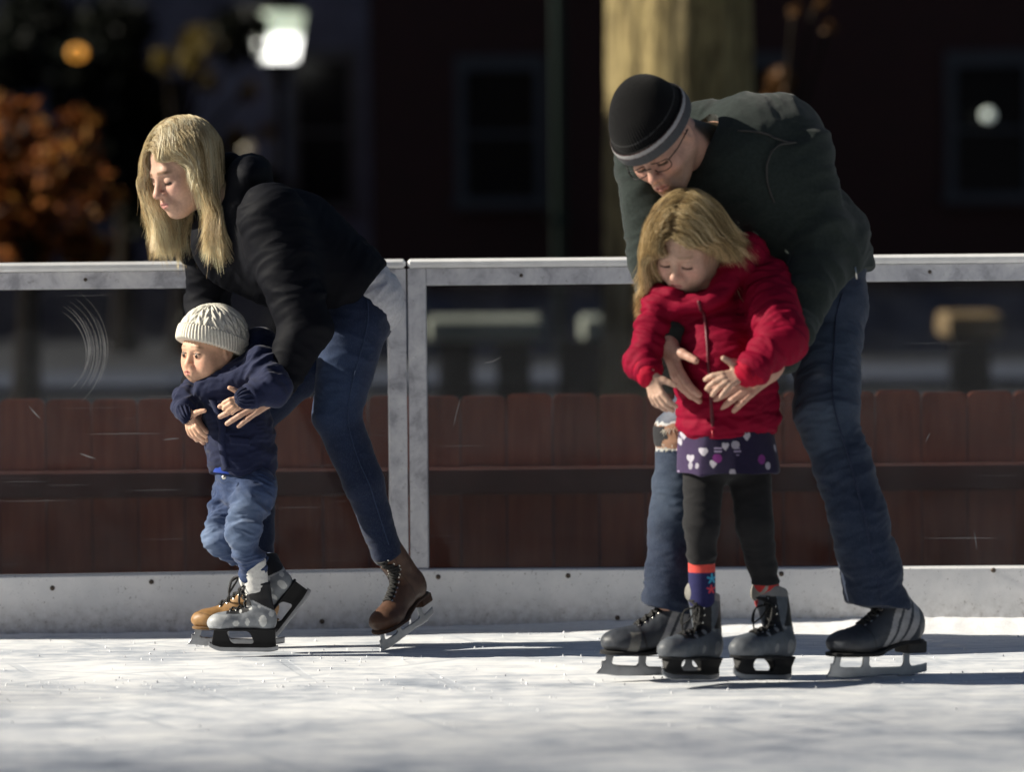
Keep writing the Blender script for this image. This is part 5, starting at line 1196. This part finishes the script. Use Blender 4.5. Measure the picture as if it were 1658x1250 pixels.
    rs = np.random.RandomState(8); cen = sk.project(np.array([J(1180 + 80*math.sin(a_), rs.uniform(703, 768), .03 - .13*math.cos(a_)) for a_ in rs.uniform(-1.6, 1.6, 26)]), 4)
    kinds = rs.randint(0, 4, 26); rad = rs.uniform(4, 8.5, 26)
    def skc(V, col, N):
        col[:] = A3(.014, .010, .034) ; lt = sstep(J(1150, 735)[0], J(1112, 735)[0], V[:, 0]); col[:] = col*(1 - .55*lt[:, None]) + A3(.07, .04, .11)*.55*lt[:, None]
        for c_, k_, ra in zip(cen, kinds, rad):
            d = np.sqrt(((V - c_)**2).sum(1)); m_ = d < r(ra)
            if k_ == 0: col[m_] = (.34, .32, .38)
            elif k_ == 1: col[m_ & (np.sin(V[:, 2]*700) > 0)] = (.30, .25, .38)
            elif k_ == 2: col[m_] = (.16, .025, .16)
            else:
                x_ = (V[:, 0] - c_[0])/r(6.5); z_ = (V[:, 2] - c_[2])/r(6.5) + .2; col[(x_**2 + (z_ - .75*np.sqrt(np.abs(x_)))**2 < .8) & (d < r(14))] = (.42, .40, .46)
        return col
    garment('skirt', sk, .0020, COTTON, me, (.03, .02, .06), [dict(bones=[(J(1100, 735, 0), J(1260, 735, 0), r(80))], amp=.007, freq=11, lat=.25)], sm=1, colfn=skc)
    # padded red jacket
    jk = S(); jk.cone(J(1152, 522, .05), J(1172, 580, .03), r(70), r(80), .04, yy, 1.0).cone(J(1172, 580, .03), J(1180, 680, .03), r(80), r(84), .03, yy, 1.05)
    jk.cone(shn, eln, r(44), r(38), .03).cone(eln, J(1222, 596, -.183), r(36), r(28), .02)
    jk.cone(shf, elf, r(34), r(27), .03).cone(elf, J(1048, 600, -.095), r(27), r(23), .015)
    bones = list(jk.bones)
    jk.cone(J(1098, 496, -.05), J(1150, 488, -.07), r(14), r(16), .02, bone=False).cone(J(1164, 476, -.055), J(1204, 412, .02), r(18), r(27), .02, bone=False).ell(J(1205, 410, .07), A3(r(36), .06, r(34)), None, .03).cone(J(1088, 474, -.04), J(1080, 445, .04), r(15), r(18), .02, bone=False)
    jk.cut(J(1180, 706, 0), nrm(A3(.07, 0, -1)), .010); jk.ell(hc + B.T @ A3(.01, 0, -.01), A3(.105, .088, .118), B, .008, 's')
    jacket = garment('padded_jacket', jk, .0035, NYLON, me, (.21, .0025, .022), [dict(bones=bones, amp=.006, freq=18, lat=.5, warp=.8, ends=((.5, .6), (.6, .8), (.8, 1.5), (1.4, .9), (.8, 1.5), (1.3, .9))), dict(bones=bones, amp=.002, freq=52, seed=4)], dict(bones=bones, pitch=.047, depth=.0065))
    pts = jk.project(spline([J(x, y, -.16) for x, y in ((1118, 478), (1128, 540), (1134, 600), (1137, 660), (1140, 705))], 50), 8); nn = jk.grad(pts)
    MB().tube(pts + nn*.002, .0045, 8).build('zipper', simple('dark_red_zip', (.10, .003, .012), .5, nscale=200), jacket, None, True)
    MB().tube([pts[-1] + nn[-1]*.006, pts[-1] + nn[-1]*.006 - uz*.018], .003, 6).build('zip_pull', simple('red_pull', (.45, .01, .03), .5), jacket, None, True)
    for a_, b_, ra in ((J(1224, 595, -.182), J(1212, 602, -.188), 27), (J(1047, 598, -.09), J(1051, 609, -.11), 22)):
        cf = S().cone(a_, b_, r(ra), r(ra-2), .004); garment('cuff', cf, .0028, NYLON, jacket, (.34, .005, .026), [dict(amp=.0016, freq=70)])
    # hair: fine, tousled, part blown back over the hood
    line = lambda x, y, z: np.where(z > .0, (z - .050) * .9 + (-.012 - (x - .072)) * .9 + np.abs(y)*.30, -.030 - x - .3*z)
    Pth, lock, q = hair_strands(hc, B, hs, 15000, .38, 9, line, [(jk, .004)], (.55, .15, 0), .012, .020, .60, .0125, front=(.0, .085), clump=.45, side=.076, back=(-.6, -.15), wav=.03, mess=.12, wind2=(-.04, -.06, 0), zcut=(J(1200, 400)[2], J(1060, 497)[2], .014))
    hair_obj('hair', Pth, lock, q, [(.18, .12, .05), (.52, .37, .17), (.78, .60, .32), (.90, .74, .46)], me, .00058)
    def bc(x, y, z, N):
        c = np.tile(A3(.095, .11, .13), (len(x), 1)); dk = (x + .5*z < .42) & (z > .34); c[dk] = (.009, .009, .010)
        c[(np.abs(y) < .11) & (z > .17) & (x > .28) & (x < .72)] = (.010, .010, .011)
        toe = (x > .80 - .5*z) & (z < .20); c[toe] = (.105, .115, .13)
        for (a, b, ra, rb) in ((.20, .12, .05, .08), (.42, .10, .03, .05), (.38, .30, .026, .028), (.52, .25, .024, .026), (.24, .33, .026, .026)):
            c[(((x-a)/ra)**2 + ((z-b)/rb)**2 < 1) & ~dk & (np.abs(N[:, 1]) > .3)] = (.21, .22, .23)
        c[z > .66] = (.20, .20, .20); return c
    skate(me, J(1070, 1101, -.13), J(1162, 1102, .02), uz, 'kid', bc, shaft_to=J(1139, 962, .015), seed=8, laces=7, toe=1.15, label='grey spotted skate under the coral topped sock')
    skate(me, J(1186, 1101, -.13), J(1279, 1102, .03), uz, 'kid', bc, shaft_to=J(1247, 958, .05), seed=9, laces=7, toe=1.15, label='grey spotted skate under the plain legging')
    return me
girl = build_girl()
